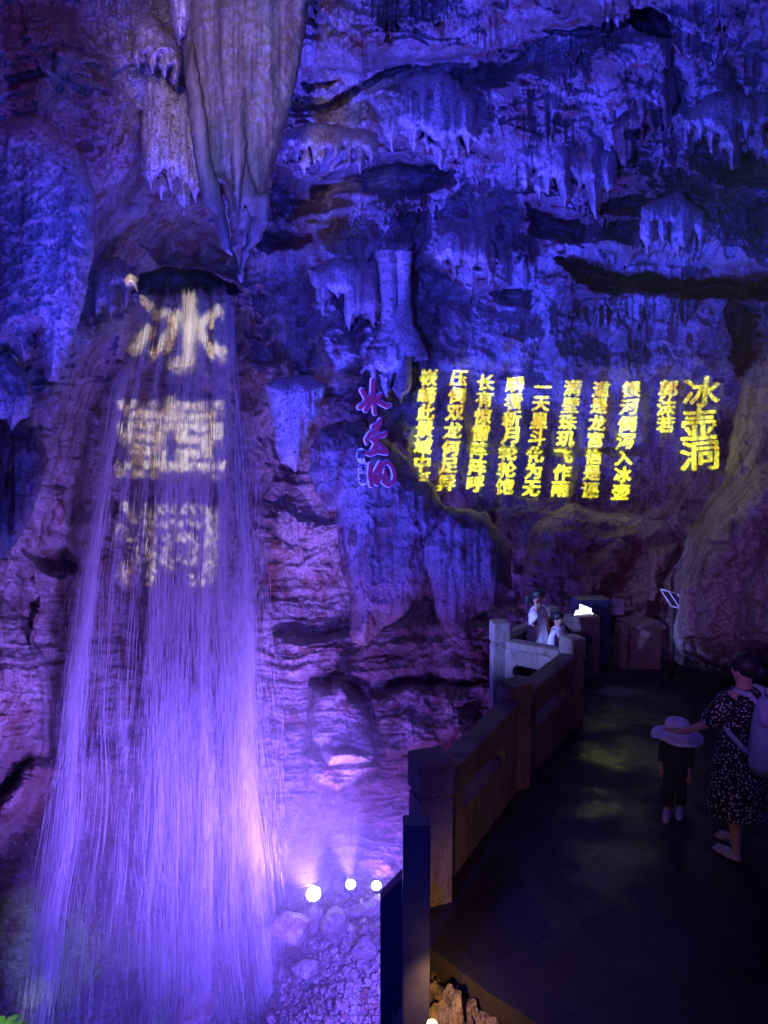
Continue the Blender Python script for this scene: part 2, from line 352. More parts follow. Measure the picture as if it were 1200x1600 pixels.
# keep the rock clear of the walkway and its bay
PX, PY = W(U, V, D)[..., 0], D
nv, nu = U.shape
P = W(U, V, D).reshape(-1, 3)
idx = np.arange(nu*nv).reshape(nv, nu)
quads = np.stack([idx[:-1, :-1], idx[1:, :-1], idx[1:, 1:], idx[:-1, 1:]], -1).reshape(-1, 4)
me = mk_mesh('cave_wall', P, quads)
at = me.attributes.new('strata', 'FLOAT', 'POINT'); at.data.foreach_set('value', STR.ravel().astype(np.float32))
link('cave_wall', me, M_WALL, kind='structure', label='blue and violet lit rock walls, ceiling and pit of the cave')
def wall_depth(u, v):
    i = min(max(int(np.searchsorted(us, u)), 0), nu-1); j = min(max(int(np.searchsorted(vs, v)), 0), nv-1)
    return float(D[j, i])

# ------------------------------------------------------------------ hanging formations: closed solids with real thickness
def inflate(name, poly, Y, T, width, mat, label, cat='stalactite', step=1.6, rough=3.0, flute=.10, fs=16, seed=0, tilt=0, group=None, parent=None, power=.5, lumps=.0, root=0):
    Pn = np.array(poly, float); m = rough+4
    gu = np.arange(Pn[:, 0].min()-m, Pn[:, 0].max()+m, step); gv = np.arange(Pn[:, 1].min()-m, Pn[:, 1].max()+m, step)
    u, v = np.meshgrid(gu, gv)
    s = sdf(poly, u, v) + rough*fbm(u/11, v/16, 3, 200+seed)
    gy, gx = np.gradient(s, step)
    keep = s > -step*1.1
    g = np.sqrt(gx**2+gy**2)+1e-6
    neg = keep & (s < step*.5)
    u2 = np.where(neg, u-gx/g**2*np.clip(s, -step, step), u); v2 = np.where(neg, v-gy/g**2*np.clip(s, -step, step), v)
    sp_ = np.where(neg, 0, s)
    p = np.clip(sp_/width, 0, 1); p = (1-(1-p)**2)**power
    yc = Y + tilt*(v-Pn[:, 1].min())/100
    fl = afbm(u/fs, v/(fs*9), 3, 300+seed)*flute + fbm(u/26, v/30, 3, 340+seed, ridged=True)*lumps + fbm(u/9, v/12, 3, 320+seed)*flute*.12
    if root: yc = yc + root*np.clip(1-(v-Pn[:, 1].min())/(.62*(Pn[:, 1].max()-Pn[:, 1].min())), 0, 1)**1.5
    f = W(u2, v2, yc-p*(T+fl)); b = W(u2, v2, yc+p*T*.8)
    cells = keep[:-1, :-1] & keep[1:, :-1] & keep[1:, 1:] & keep[:-1, 1:]
    ii = np.arange(u.size).reshape(u.shape)
    q = np.stack([ii[:-1, :-1][cells], ii[1:, :-1][cells], ii[1:, 1:][cells], ii[:-1, 1:][cells]], -1)
    qb = q[:, ::-1] + u.size
    V_ = np.concatenate([f.reshape(-1, 3), b.reshape(-1, 3)]); Q_ = np.concatenate([q, qb])
    # close the rim by sharing the vertices that lie on it
    rim = neg.ravel(); mp = np.arange(len(V_)); mp[u.size:][rim] = np.arange(u.size)[rim]
    Q_ = mp[Q_]
    used = np.unique(Q_); re = np.zeros(len(V_), int); re[used] = np.arange(len(used))
    me = mk_mesh(name, V_[used], re[Q_])
    pr = {} if parent is not None else dict(label=label, category=cat)
    if group and parent is None: pr['group'] = group
    return link(name, me, mat, parent, **pr)

gs = inflate('giant_stalactite', [(268,-90),(276,30),(284,60),(287,110),(296,190),(306,255),(318,305),(330,328),(338,362),(347,388),(353,393),(352,375),(347,330),(346,290),(352,305),(358,340),(362,385),(370,402),(372,432),(375,444),(380,440),(382,418),(392,395),(408,374),(418,350),(424,290),(434,240),(450,190),(466,120),(474,70),(486,0),(492,-90)],
        8.4, .62, 92, M_BIG, 'giant grey brown stalactite tapering to a split point above the waterfall', rough=3.2, flute=.17, fs=30, seed=1, lumps=.03)
inflate('fin', [(300,60),(318,150),(330,250),(346,300),(356,350),(366,402),(352,396),(344,376),(333,334),(318,318),(306,262),(296,190),(288,110)], 7.95, .12, 14, M_BIG, '', parent=gs, rough=2.5, flute=.03, seed=61)
inflate('fin', [(384,250),(402,300),(424,300),(420,346),(406,376),(392,392),(386,412),(380,436),(373,430),(376,392),(388,372),(392,340),(384,318),(378,330),(372,300)], 7.95, .12, 12, M_BIG, '', parent=gs, rough=2.5, flute=.03, seed=62)
inflate('fin', [(352,60),(372,60),(380,160),(386,240),(372,330),(364,300),(356,200)], 7.86, .10, 12, M_BIG, '', parent=gs, rough=3, flute=.03, seed=63)
inflate('stalactite', [(258,-80),(262,0),(270,40),(280,62),(290,55),(300,20),(300,-80)], 8.1, .25, 20, M_FLOW, 'short purple stalactite beside the top left edge of the giant one', seed=2)
fr = 'stalactite fringes hanging from the cave ceiling'
def curtain(top, tips, Y, T, label, mat=M_FLOW, seed=0, width=16, **kw):
    """top: outline points left->right along the root; tips: (x, y, half width) left->right"""
    pl = list(top)
    lo = []
    for k, (x, y, hw) in enumerate(tips[::-1]):
        hw *= 1.25; base = y-hw*(2.0+.9*math.sin(k*2.3+seed))
        lo += [(x+hw, base), (x+hw*.45, y-hw*1.1), (x+1, y), (x-1.5, y-1), (x-hw*.55, y-hw*1.2), (x-hw, base-3)]
    return inflate('stalactite_curtain', pl+lo, Y, T, width, mat, label, 'stalactite curtain', seed=seed, group=fr, root=.3, rough=4, **kw)
curtain([(436,210),(480,190),(540,196),(592,206)], [(447,254,8),(465,252,6),(476,272,8),(492,256,6),(503,262,7),(522,252,7),(546,256,7),(563,272,8),(580,262,8)], 11.4, .25, 'pale stalactite fringe just right of the giant stalactite', seed=3)
curtain([(596,150),(650,110),(700,110),(745,160)], [(612,236,14),(647,242,11),(668,236,10),(688,266,14),(714,250,8),(733,238,12)], 11.0, .4, 'long blue stalactite curtain over the dark hollow at upper centre', seed=4, width=22, flute=.16)
curtain([(796,145),(815,140),(842,150)], [(805,170,5),(815,182,5),(826,178,5),(833,190,5)], 11.2, .12, 'tiny pink stalactite tuft high above the yellow calligraphy', seed=5, width=8)
curtain([(806,235),(850,190),(920,190),(965,240)], [(822,300,11),(843,312,9),(856,304,8),(884,330,11),(905,298,9),(930,342,10),(950,312,9)], 11.4, .4, 'dark blue stalactite curtain above the brown rock shelf', seed=6, width=24, flute=.16)
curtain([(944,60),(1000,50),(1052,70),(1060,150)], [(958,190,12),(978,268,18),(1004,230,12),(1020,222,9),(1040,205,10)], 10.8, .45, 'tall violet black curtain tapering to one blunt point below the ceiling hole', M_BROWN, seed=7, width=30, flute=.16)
curtain([(1066,185),(1110,145),(1170,135),(1230,140)], [(1078,214,8),(1095,222,8),(1112,238,8),(1127,242,7),(1144,264,9),(1166,228,9),(1188,246,9),(1210,236,10)], 10.0, .35, 'ragged stalactite fringe at the upper right edge of the cave', seed=8, width=18)
curtain([(222,120),(260,110),(300,150),(316,200)], [(236,296,12),(252,314,9),(268,300,8),(288,334,9),(306,318,8)], 9.6, .3, 'purple stalactite curtain tucked behind the giant stalactite', seed=9, width=20, flute=.14)
curtain([(204,30),(236,20),(276,60),(284,90)], [(216,112,9),(238,116,8),(258,124,9),(272,142,7)], 8.9, .25, 'knobbly lilac drapery left of the giant stalactite root', seed=10, lumps=.1)
curtain([(938,0),(1000,-30),(1060,0)], [(950,34,7),(966,46,7),(978,34,6),(1040,24,8)], 9.6, .25, 'small stalactite row on the upper lip of the ceiling hole', seed=11, width=10)
curtain([(560,590),(575,540),(610,520),(645,540)], [(585,598,10),(604,622,11),(626,634,12)], 12.3, .4, 'broad pale drapery flaring below the twin columns', seed=12, width=22, flute=.16)
curtain([(480,420),(520,400),(590,410),(600,470)], [(505,492,10),(528,470,8),(546,520,8),(584,520,9)], 13.0, .35, 'blue drapery folds left of the twin columns', seed=13, width=18)
curtain([(140,410),(185,400),(214,430),(220,470)], [(150,505,9),(172,500,9),(196,482,9)], 11.6, .4, 'low blue stalactite row beside the top of the waterfall', seed=14, width=18)
curtain([(1000,320),(1060,300),(1100,330),(1110,370)], [(1012,396,8),(1036,380,9),(1060,400,9),(1094,390,8)], 11.1, .22, 'faded dark fringe resting on the brown rock shelf', M_FLOW, seed=15, width=16)
curtain([(676,360),(720,340),(760,350),(776,400)], [(690,420,9),(712,440,9),(738,432,9),(764,446,8)], 12.3, .3, 'pale flowstone fringe left of the brown rock shelf', seed=16, width=20, flute=.14)
inflate('flowstone_lobe', [(-60,170),(60,180),(118,230),(150,300),(148,380),(140,430),(132,470),(118,520),(104,568),(92,594),(74,596),(60,560),(54,520),(50,555),(36,566),(10,540),(-60,560)], 7.9, .55, 46, M_FLOW, 'large pale blue flowstone mass bulging at the left edge', 'flowstone', seed=20, flute=.14, fs=40, lumps=.05)
inflate('flowstone_lobe', [(-60,545),(8,548),(40,580),(53,618),(46,650),(28,660),(18,672),(8,655),(-60,640)], 7.9, .4, 30, M_FLOW, 'rounded purple flowstone knob below the large pale mass', 'flowstone', seed=21, lumps=.06)
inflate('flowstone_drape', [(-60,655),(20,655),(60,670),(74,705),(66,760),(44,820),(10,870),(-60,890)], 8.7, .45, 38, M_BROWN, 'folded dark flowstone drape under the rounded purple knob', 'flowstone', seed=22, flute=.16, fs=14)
inflate('flowstone_drape', [(412,600),(424,650),(430,700),(438,722),(450,728),(462,737),(474,722),(480,700),(484,670),(500,640),(512,600),(480,585),(430,590)], 12.9, .45, 30, M_FLOW, 'pale tongue of flowstone hanging right of the waterfall', 'flowstone', seed=23, flute=.1, fs=12)
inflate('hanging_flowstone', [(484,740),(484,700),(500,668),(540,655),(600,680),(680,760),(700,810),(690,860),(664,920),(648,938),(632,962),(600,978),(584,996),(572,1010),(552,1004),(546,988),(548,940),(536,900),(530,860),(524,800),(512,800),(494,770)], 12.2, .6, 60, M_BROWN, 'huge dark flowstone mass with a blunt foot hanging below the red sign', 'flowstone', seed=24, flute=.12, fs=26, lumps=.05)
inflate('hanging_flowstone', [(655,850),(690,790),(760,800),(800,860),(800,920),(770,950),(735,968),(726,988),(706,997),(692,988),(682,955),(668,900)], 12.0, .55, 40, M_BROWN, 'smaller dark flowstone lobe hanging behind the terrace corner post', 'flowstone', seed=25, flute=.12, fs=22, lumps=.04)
def rock_tube(name, path, label, mat, cat, seed=0, nr=16):
    path = [(W(u, v, Y), r) for u, v, Y, r in path]
    pts = []; rng = np.random.default_rng(seed)
    C = np.array([p for p, r in path]); Rr = np.array([r for p, r in path])
    t = np.linspace(0, len(C)-1, 60); C = np.stack([np.interp(t, range(len(Rr)), C[:, k]) for k in range(3)], -1); Rr = np.interp(t, range(len(Rr)), Rr)
    a = np.linspace(0, 2*math.pi, nr, endpoint=False)
    rr = Rr[:, None]*(1+.16*vnoise(a[None]*1.6+np.zeros((60, 1)), t[:, None]*1.2, 400+seed)+.08*vnoise(a[None]*3, t[:, None]*9, 410+seed))
    Vv = C[:, None]+np.stack([rr*np.cos(a), rr*np.sin(a), np.zeros_like(rr)], -1)
    ii = np.arange(60*nr).reshape(60, nr); jj = np.roll(ii, -1, 1)
    q = np.stack([ii[:-1], jj[:-1], jj[1:], ii[1:]], -1).reshape(-1, 4)
    return link(name, mk_mesh(name, Vv.reshape(-1, 3), q), mat, label=label, category=cat, group='twin rock columns')
rock_tube('rock_column', [(606,396,12.6,.22),(606,430,12.5,.15),(608,480,12.4,.13),(612,510,12.4,.17),(600,545,12.4,.3)], 'left one of the twin slender pale columns on the back wall', M_FLOW, 'rock column', 1)
rock_tube('rock_column', [(628,396,12.6,.2),(630,430,12.5,.12),(632,475,12.4,.11),(628,505,12.4,.2),(640,560,12.3,.35)], 'right one of the twin slender pale columns on the back wall', M_FLOW, 'rock column', 2)

# ------------------------------------------------------------------ solids
def boxv(cx, cy, cz, sx, sy, sz, rz=0, bev=.01):
    """box with chamfered edges"""
    import bmesh
    bm = bmesh.new(); bmesh.ops.create_cube(bm, size=1)
    bmesh.ops.scale(bm, vec=(sx, sy, sz), verts=bm.verts)
    if bev: bmesh.ops.bevel(bm, geom=bm.edges[:], offset=bev, segments=2, affect='EDGES', profile=.5)
    bmesh.ops.rotate(bm, cent=(0, 0, 0), matrix=Matrix.Rotation(rz, 3, 'Z'), verts=bm.verts)
    bmesh.ops.translate(bm, vec=(cx, cy, cz), verts=bm.verts)
    return bm
def bm_obj(name, bms, mat, parent=None, smooth=False, **props):
    import bmesh
    if not isinstance(bms, list): bms = [bms]
    tot = bmesh.new()
    for b in bms:
        t = bpy.data.meshes.new('t'); b.to_mesh(t); b.free(); tot.from_mesh(t); bpy.data.meshes.remove(t)
    me = bpy.data.meshes.new(name); tot.to_mesh(me); tot.free()
    if smooth: me.shade_smooth()
    return link(name, me, mat, parent, **props)
def tube(pts, rads, n=10, cap=True):
    """tapering tube through points; returns verts, faces"""
    pts = [Vector(p) for p in pts]; Vs = []; Fs = []
    up = Vector((0, 0, 1))
    for i, p in enumerate(pts):
        d = (pts[min(i+1, len(pts)-1)]-pts[max(i-1, 0)]).normalized()
        a = d.cross(up if abs(d.z) < .95 else Vector((0, 1, 0))).normalized(); b = d.cross(a)
        r = rads[i] if isinstance(rads, (list, tuple)) else rads
        for k in range(n):
            th = 2*math.pi*k/n; Vs.append(p+(a*math.cos(th)+b*math.sin(th))*r)
    for i in range(len(pts)-1):
        for k in range(n):
            Fs.append((i*n+k, i*n+(k+1) % n, (i+1)*n+(k+1) % n, (i+1)*n+k))
    if cap: Fs.append(tuple(range(n-1, -1, -1))); Fs.append(tuple((len(pts)-1)*n+k for k in range(n)))
    return Vs, Fs
def tubes_obj(name, lst, mat, parent=None, **props):
    Vs = []; Fs = []
    for t in lst:
        v, f = tube(*t); o = len(Vs); Vs += v; Fs += [tuple(i+o for i in q) for q in f]
    return link(name, mk_mesh(name, [tuple(v) for v in Vs], Fs), mat, parent, **props)

# ------------------------------------------------------------------ walkway
PT = {1: (.33, 4.60), 2: (1.23, 6.2), 3: (2.16, 7.62), 4: (1.42, 8.15), 5: (2.32, 9.35), 6: (3.1, 9.25), 7: (3.15, 11.2)}
M_DECK, nt, b = nodes('wet_dark_flagstones')
tc = N(nt, 'ShaderNodeTexCoord'); mp = N(nt, 'ShaderNodeMapping'); mp.inputs['Rotation'].default_value = (0, 0, -.45); nt.links.new(tc.outputs['Object'], mp.inputs[0])
br = N(nt, 'ShaderNodeTexBrick', i_Scale=1.0); br.inputs['Mortar Size'].default_value = .012; br.inputs['Brick Width'].default_value = .9; br.inputs['Row Height'].default_value = .55
br.inputs['Color1'].default_value = (.035, .032, .03, 1); br.inputs['Color2'].default_value = (.045, .04, .038, 1); b.inputs['Specular IOR Level'].default_value = .3; br.inputs['Mortar'].default_value = (.032, .03, .03, 1)
nt.links.new(mp.outputs[0], br.inputs[0])
nz = N(nt, 'ShaderNodeTexNoise', i_Scale=1.7, i_Detail=7.0); nt.links.new(tc.outputs['Object'], nz.inputs[0])
nt.links.new(mixc(nt, .6, br.outputs[0], ramp(nt, nz.outputs[0], [(.3, (.5, .5, .5)), (.7, (1, 1, 1))]), 'MULTIPLY'), b.inputs['Base Color'])
nt.links.new(ramp(nt, nz.outputs[0], [(.40, (.24, .24, .24)), (.56, (.7, .7, .7))]), b.inputs['Roughness'])
bp = N(nt, 'ShaderNodeBump', i_Distance=.012); ad = N(nt, 'ShaderNodeMath', operation='SUBTRACT'); nt.links.new(nz.outputs[0], ad.inputs[0]); nt.links.new(br.outputs['Fac'], ad.inputs[1])
nt.links.new(ad.outputs[0], bp.inputs['Height']); nt.links.new(bp.outputs[0], b.inputs['Normal'])
outline = [(.62, 3.72), (.26, 4.12), (.26, 4.55), (1.12, 6.2), (2.0, 7.5), (1.30, 8.1), (2.28, 9.5), (3.1, 9.4), (3.2, 12.8), (8, 12.8), (8, 1.5), (3.2, 1.5)]
n = len(outline)
Vd = [(x, y, 0) for x, y in outline]+[(x, y, -.35) for x, y in outline]
link('walkway', mk_mesh('walkway', Vd, [tuple(range(n-1, -1, -1))[::-1], tuple(range(n, 2*n))[::-1]]+[(i, (i+1) % n, n+(i+1) % n, n+i)[::-1] for i in range(n)], False), M_DECK, kind='structure', label='dark wet stone walkway')
# masonry carrying the walkway
def panel_with_slot(x0, y0, x1, y1, z0, z1, th, slot=True):
    L = math.hypot(x1-x0, y1-y0); cu_ = bpy.data.curves.new('c', 'CURVE'); cu_.dimensions = '2D'; cu_.fill_mode = 'BOTH'; cu_.extrude = th/2; cu_.bevel_depth = .006
    def spl(pts):
        s = cu_.splines.new('POLY'); s.points.add(len(pts)-1)
        for p, q in zip(s.points, pts): p.co = (*q, 0, 1)
        s.use_cyclic_u = True
    H = z1-z0; spl([(0, 0), (L, 0), (L, H), (0, H)])
    if slot:
        a, bb, r, zc = L*.24, L*.76, .085, H-.26
        pts = [(a+r*.9*math.cos(t), zc+r*math.sin(t)) for t in np.linspace(math.pi/2, 1.5*math.pi, 9)]+[(bb+r*.9*math.cos(t), zc+r*math.sin(t)) for t in np.linspace(-math.pi/2, math.pi/2, 9)]
        spl(pts)
    o = bpy.data.objects.new('c', cu_); sc.collection.objects.link(o)
    me = bpy.data.meshes.new_from_object(o.evaluated_get(bpy.context.evaluated_depsgraph_get()))
    bpy.data.objects.remove(o); bpy.data.curves.remove(cu_)
    me.materials.clear()
    rz = math.atan2(y1-y0, x1-x0)
    me.transform(Matrix.Translation((x0, y0, z0)) @ Matrix.Rotation(rz, 4, 'Z') @ Matrix.Rotation(math.pi/2, 4, 'X'))
    return me
par = thing('stone_parapet', 'weathered grey stone parapet with slotted panels along the dark walkway', 'parapet', (PT[1][0], PT[1][1], 0))
PO = Vector((-PT[1][0], -PT[1][1], 0))
def shift(me): me.transform(Matrix.Translation(PO)); return me
def post(i, h, s=.23, z0=-.35, rz=None):
    x, y = PT[i]; rz = .5 if rz is None else rz
    bms = [boxv(x, y, (h-.30+z0)/2, s-.02, s-.02, h-.30-z0, rz, .008), boxv(x, y, h-.285, s-.045, s-.045, .03, rz, .004), boxv(x, y, h-.14, s, s, .26, rz, .02)]
    o = bm_obj('post', bms, M_STONE, par); shift(o.data)
post(1, 1.06, .26, -.35, .35); post(2, 1.03, .24); post(3, 1.06, .22); post(4, 1.10, .22, -.8, .1); post(5, 1.0, .2)
for a, b_ in ((1, 2), (2, 3), (3, 4), (4, 5), (5, 6)):
    (x0, y0), (x1, y1) = PT[a], PT[b_]; L = math.hypot(x1-x0, y1-y0); dx, dy = (x1-x0)/L, (y1-y0)/L
    g0 = .112; me = panel_with_slot(x0+dx*g0, y0+dy*g0, x1-dx*g0, y1-dy*g0, -.35 if a != 3 else -.3, .78, .12)
    o = link('panel', shift(me), M_STONE, par)
    o = bm_obj('coping', boxv((x0+x1)/2, (y0+y1)/2, .83, L-2*g0, .2, .10, math.atan2(dy, dx), .025), M_STONE, par); shift(o.data)
# rock ledge under the front edge of the walkway, lit by a small warm lamp
def blob(name, c, r, mat, seed, sub=4, amp=.35, freq=1.6, parent=None, flat=1.0, angular=False, **props):
    import bmesh
    bm = bmesh.new(); bmesh.ops.create_icosphere(bm, subdivisions=sub, radius=1)
    me = bpy.data.meshes.new(name); bm.to_mesh(me); bm.free()
    n = len(me.vertices); co = np.empty(n*3, np.float32); me.vertices.foreach_get('co', co); co = co.reshape(-1, 3)
    nn = fbm(co[:, 0]*freq+co[:, 2]*1.3*freq+seed, co[:, 1]*freq-co[:, 2]*.9*freq, 4, 500+seed % 40, ridged=False)
    n2 = vnoise(co[:, 2]*freq*1.5+seed, co[:, 0]*freq*1.2+co[:, 1], 540)
    k = 1+amp*nn+amp*.5*np.round(n2*3)/3
    if angular:
        rg = np.random.default_rng(seed); c0 = co*k[:, None]
        for _ in range(16):
            nv_ = rg.normal(size=3); nv_ /= np.linalg.norm(nv_); dd = c0@nv_-rg.uniform(.50, .82); c0 = c0-np.clip(dd, 0, None)[:, None]*nv_*.92
        co = c0/np.maximum(k[:, None], .2)
    co = co*k[:, None]*np.array(r)[None]
    co[:, 2] *= flat
    me.vertices.foreach_set('co', (co).ravel()); me.update(); me.shade_smooth() if sub > 3 else None
    o = link(name, me, mat, parent, **props); o.location = c; o.rotation_euler = (0, 0, seed*1.7)
    return o
blob('rock_ledge', (.38, 3.80, -.42), (.34, .26, .28), M_ROUGH, 3, 6, .45, 3.6, label='rough pale rock lit yellow under the near walkway edge', category='rock')
blob('rock_ledge', (.17, 4.25, -.12), (.09, .09, .16), M_STONE, 8, 5, .3, 2.4, label='rough rock corner showing between the two dark steel posts', category='rock')
lp = thing('spotlight', 'small glowing warm spotlight under the near walkway edge', 'spotlight', Wv(675, 1600, 3.3))
tubes_obj('housing', [([(0, 0, -.12), (0, 0, -.02)], [.03, .035], 14)], M_BLACK, lp)
tubes_obj('lens', [([(0, 0, -.02), (0, 0, .005), (0, 0, .012)], [.028, .026, .015], 14)], M_WARM, lp)
spot('spotlight_beam', Wv(678, 1592, 3.33), (.45, 3.75, -.15), (1, .50, .12), 26, 140, 1, .03)
# dark steel posts in front
def steel(u0, u1, vt, Y, slope, label, dep):
    a, b_ = W(u0, vt, Y), W(u1, vt, Y); x0, x1, zt = a[0], b_[0], a[2]
    wv = x1-x0; zb = zt-2.4
    def z(x): return zt+slope*(x-x0)
    V8 = [(x0, Y, zb), (x1, Y, zb), (x1, Y+dep, zb), (x0, Y+dep, zb), (x0, Y, z(x0)), (x1, Y, z(x1)), (x1, Y+dep, z(x1)), (x0, Y+dep, z(x0))]
    V8 = [(x-x0, y-Y, zz-zb) for x, y, zz in V8]
    import bmesh
    bm = bmesh.new(); vv = [bm.verts.new(p) for p in V8]
    for f in ((0, 3, 2, 1), (4, 5, 6, 7), (0, 1, 5, 4), (1, 2, 6, 5), (2, 3, 7, 6), (3, 0, 4, 7)): bm.faces.new([vv[i] for i in f])
    bmesh.ops.bevel(bm, geom=bm.edges[:], offset=.006, segments=2, affect='EDGES')
    me = bpy.data.meshes.new('steel_post'); bm.to_mesh(me); bm.free()
    o = link('steel_post', me, M_STEEL, label=label, category='post'); o.location = (x0, Y, zb); return o
o = steel(630, 673, 1291, 3.62, 0, 'dark glossy square steel post in front of the nearest stone post', .12)
steel(594, 634, 1408, 3.95, 1.1, 'wider dark steel panel post with a slanted top beside the floodlights', .10)

# ------------------------------------------------------------------ floodlights
def flood(u, v, Y, rad, tgt, label, power, ang, col):
    p = Wv(u, v, Y)
    t = thing('floodlight', label, 'floodlight', p, 0, 'floodlights on the pit rocks')
    d = (Vector(tgt)-p).normalized(); c = (Vector((0, 0, CZ))-p).normalized()
    face = (d*.55+c).normalized()
    rot = face.to_track_quat('Z', 'Y').to_matrix().to_4x4()
    def part(name, prof, mat, n=24):
        Vs = []; Fs = []
        for z, r in prof:
            for k in range(n): Vs.append(rot @ Vector((r*math.cos(2*math.pi*k/n), r*math.sin(2*math.pi*k/n), z)))
        m_ = len(prof)
        for i in range(m_-1):
            for k in range(n): Fs.append((i*n+k, i*n+(k+1) % n, (i+1)*n+(k+1) % n, (i+1)*n+k))
        Fs.append(tuple(range(n-1, -1, -1))); Fs.append(tuple((m_-1)*n+k for k in range(n)))
        return link(name, mk_mesh(name, [tuple(q) for q in Vs], Fs, True), mat, t)
    part('housing', [(-rad*1.1, rad*.4), (-rad*.9, rad*.7), (-.02, rad*1.06), (.0, rad*1.08), (.0, rad*.98)], M_BLACK)
    part('lens', [(.004, rad*.95), (.03, rad*.8), (.045, rad*.4)], M_LAMP)
    s = rad*1.2
    tubes_obj('bracket', [([(-s, 0, 0), (-s, 0, -s*1.3), (0, 0, -s*1.5), (s, 0, -s*1.3), (s, 0, 0)], .014, 8), ([(0, 0, -s*1.5), (0, 0, -s*2.6)], .02, 8)], M_STEEL, t)
    sp_ = spot('flood_and_fill', p+face*.12, tgt, col, power, ang, .7, .06)
    return t
flood(490, 1397, 10.6, .125, W(330, 1000, 12.8), 'largest brightest floodlight, nearest the falling water', 800, 110, PURP2)
flood(548, 1382, 11.0, .085, W(470, 880, 13.5), 'small middle floodlight standing on a thin bracket', 700, 60, (.42, .24, 1))
flood(588, 1384, 10.9, .085, W(600, 1150, 13), 'tilted floodlight beside the slanted dark steel post', 200, 130, VIOL)

# ------------------------------------------------------------------ pit rocks, pebbles
rng = random.Random(5)
gl = ['rounded wet boulder below the largest floodlight', 'wedge shaped wet slab under the middle floodlight', 'dark boulder supporting the tilted floodlight', 'flat broken block beside the slanted dark steel post',
      'low rock half sunk in the pebbles at pit centre', 'jagged rock between the rounded boulder and the wedge slab', 'small angular stone in front of the broken block', 'boulder at the foot of the falling water']
for k, (u, v, Y, rx, ry, rz) in enumerate([(452, 1445, 10.3, .45, .35, .30), (520, 1442, 10.4, .42, .3, .32), (588, 1418, 10.7, .4, .35, .22), (572, 1490, 9.8, .28, .25, .2),
        (480, 1510, 9.8, .25, .2, .14), (488, 1432, 10.5, .2, .2, .3), (552, 1530, 9.4, .16, .15, .12), (300, 1575, 11.0, .7, .5, .4)]):
    blob('boulder', Wv(u, v, Y), (rx, ry, rz), M_WET, 11+k, 5, .16, 1.3, angular=True, label=gl[k], category='boulder', group='boulders in the pit')
Vs = []; Fs = []
import bmesh
bm = bmesh.new(); bmesh.ops.create_icosphere(bm, subdivisions=1, radius=1)
iv = np.array([v.co[:] for v in bm.verts]); ifc = np.array([[v.index for v in f.verts] for f in bm.faces]); bm.free()
nr_ = np.random.default_rng(9); k = 0
for _ in range(3600):
    u = nr_.uniform(330, 640); v = nr_.uniform(1400, 1640)
    j = min(int(np.searchsorted(vs, v)), nv-1); i = min(int(np.searchsorted(us, u)), nu-1)
    c = P.reshape(nv, nu, 3)[j, i]; s = nr_.uniform(.018, .05)*(1 if nr_.random() < .93 else 2.4)
    Rm = np.linalg.qr(nr_.normal(size=(3, 3)))[0]
    Vs.append((iv*np.array([s, s*nr_.uniform(.6, 1), s*nr_.uniform(.4, .8)])*(1+.25*nr_.normal(size=(len(iv), 1))))@Rm+c); Fs.append(ifc+k*len(iv)); k += 1
link('pebbles', mk_mesh('pebbles', np.concatenate(Vs), np.concatenate(Fs), False), M_WET, kind='stuff', label='wet pebbles covering the pit floor', category='pebbles')

for pts, lab in (([(490,1425,10.6),(505,1440,10.45),(530,1418,10.7),(548,1404,10.95)], 'black power cable between the largest and the middle floodlight'), ([(548,1406,10.95),(562,1412,10.75),(574,1404,10.75),(588,1402,10.85)], 'short black power cable up to the tilted floodlight')):
    tubes_obj('power_cable', [([Wv(*p) for p in pts], .012, 6)], M_BLACK, None, label=lab, category='cable')

# ------------------------------------------------------------------ waterfall
M_WATER, nt, b = nodes('falling_water')
b.inputs['Base Color'].default_value = (.93, .95, 1, 1); b.inputs['Roughness'].default_value = .25
tr = N(nt, 'ShaderNodeBsdfTranslucent'); tr.inputs[0].default_value = (.95, .96, 1, 1)
ms = N(nt, 'ShaderNodeMixShader', i_0=.5); out = nt.nodes['Material Output']
nt.links.new(b.outputs[0], ms.inputs[1]); nt.links.new(tr.outputs[0], ms.inputs[2]); nt.links.new(ms.outputs[0], out.inputs[0])
LV = [440, 480, 620, 900, 1200, 1620]; LX = [225, 205, 168, 122, 88, 36]; RX = [350, 366, 380, 398, 415, 446]
def strands(NS, smode, vmode, wmin, wmax, seed, seg=9):
    r = np.random.default_rng(seed)
    s = smode(r, NS); v0, v1 = vmode(r, NS, s)
    t = np.linspace(0, 1, seg)[None]; v = v0[:, None]+(v1-v0)[:, None]*t
    xl = np.interp(v, LV, LX); xr = np.interp(v, LV, RX)
    j = r.normal(size=(NS, 1)); wob = vnoise(s[:, None]*9+v/260, v/210+seed, 700)*(3+9*np.clip((v-600)/900, 0, 1))
    u = xl+(xr-xl)*s[:, None] + r.normal(size=(NS, 1))*1.2 + j*np.clip((v-600)/900, 0, 1)*9 + wob
    h = np.clip((v-446)/1150, 0, 1)
    Y = 15.1-(4.2+.5*r.normal(size=(NS, 1))*.8)*np.sqrt(h) - .25*np.sin(s[:, None]*7)
    C = W(u, v, Y)
    wd = (r.uniform(wmin, wmax, (NS, 1)))*np.sin(np.clip(t, .03, .97)*math.pi)**.6
    a0 = r.uniform(0, 6.28, (NS, 1)); out_ = []
    for k in range(3):
        a = a0+k*2.0944; out_.append(C+np.stack([np.cos(a)*wd, np.sin(a)*wd, 0*wd], -1))
    Vv = np.stack(out_, 2)                      # NS,seg,3,3
    ii = np.arange(NS*seg*3).reshape(NS, seg, 3); jj = np.roll(ii, -1, 2)
    q = np.stack([ii[:, :-1], jj[:, :-1], jj[:, 1:], ii[:, 1:]], -1).reshape(-1, 4)
    return Vv.reshape(-1, 3), q
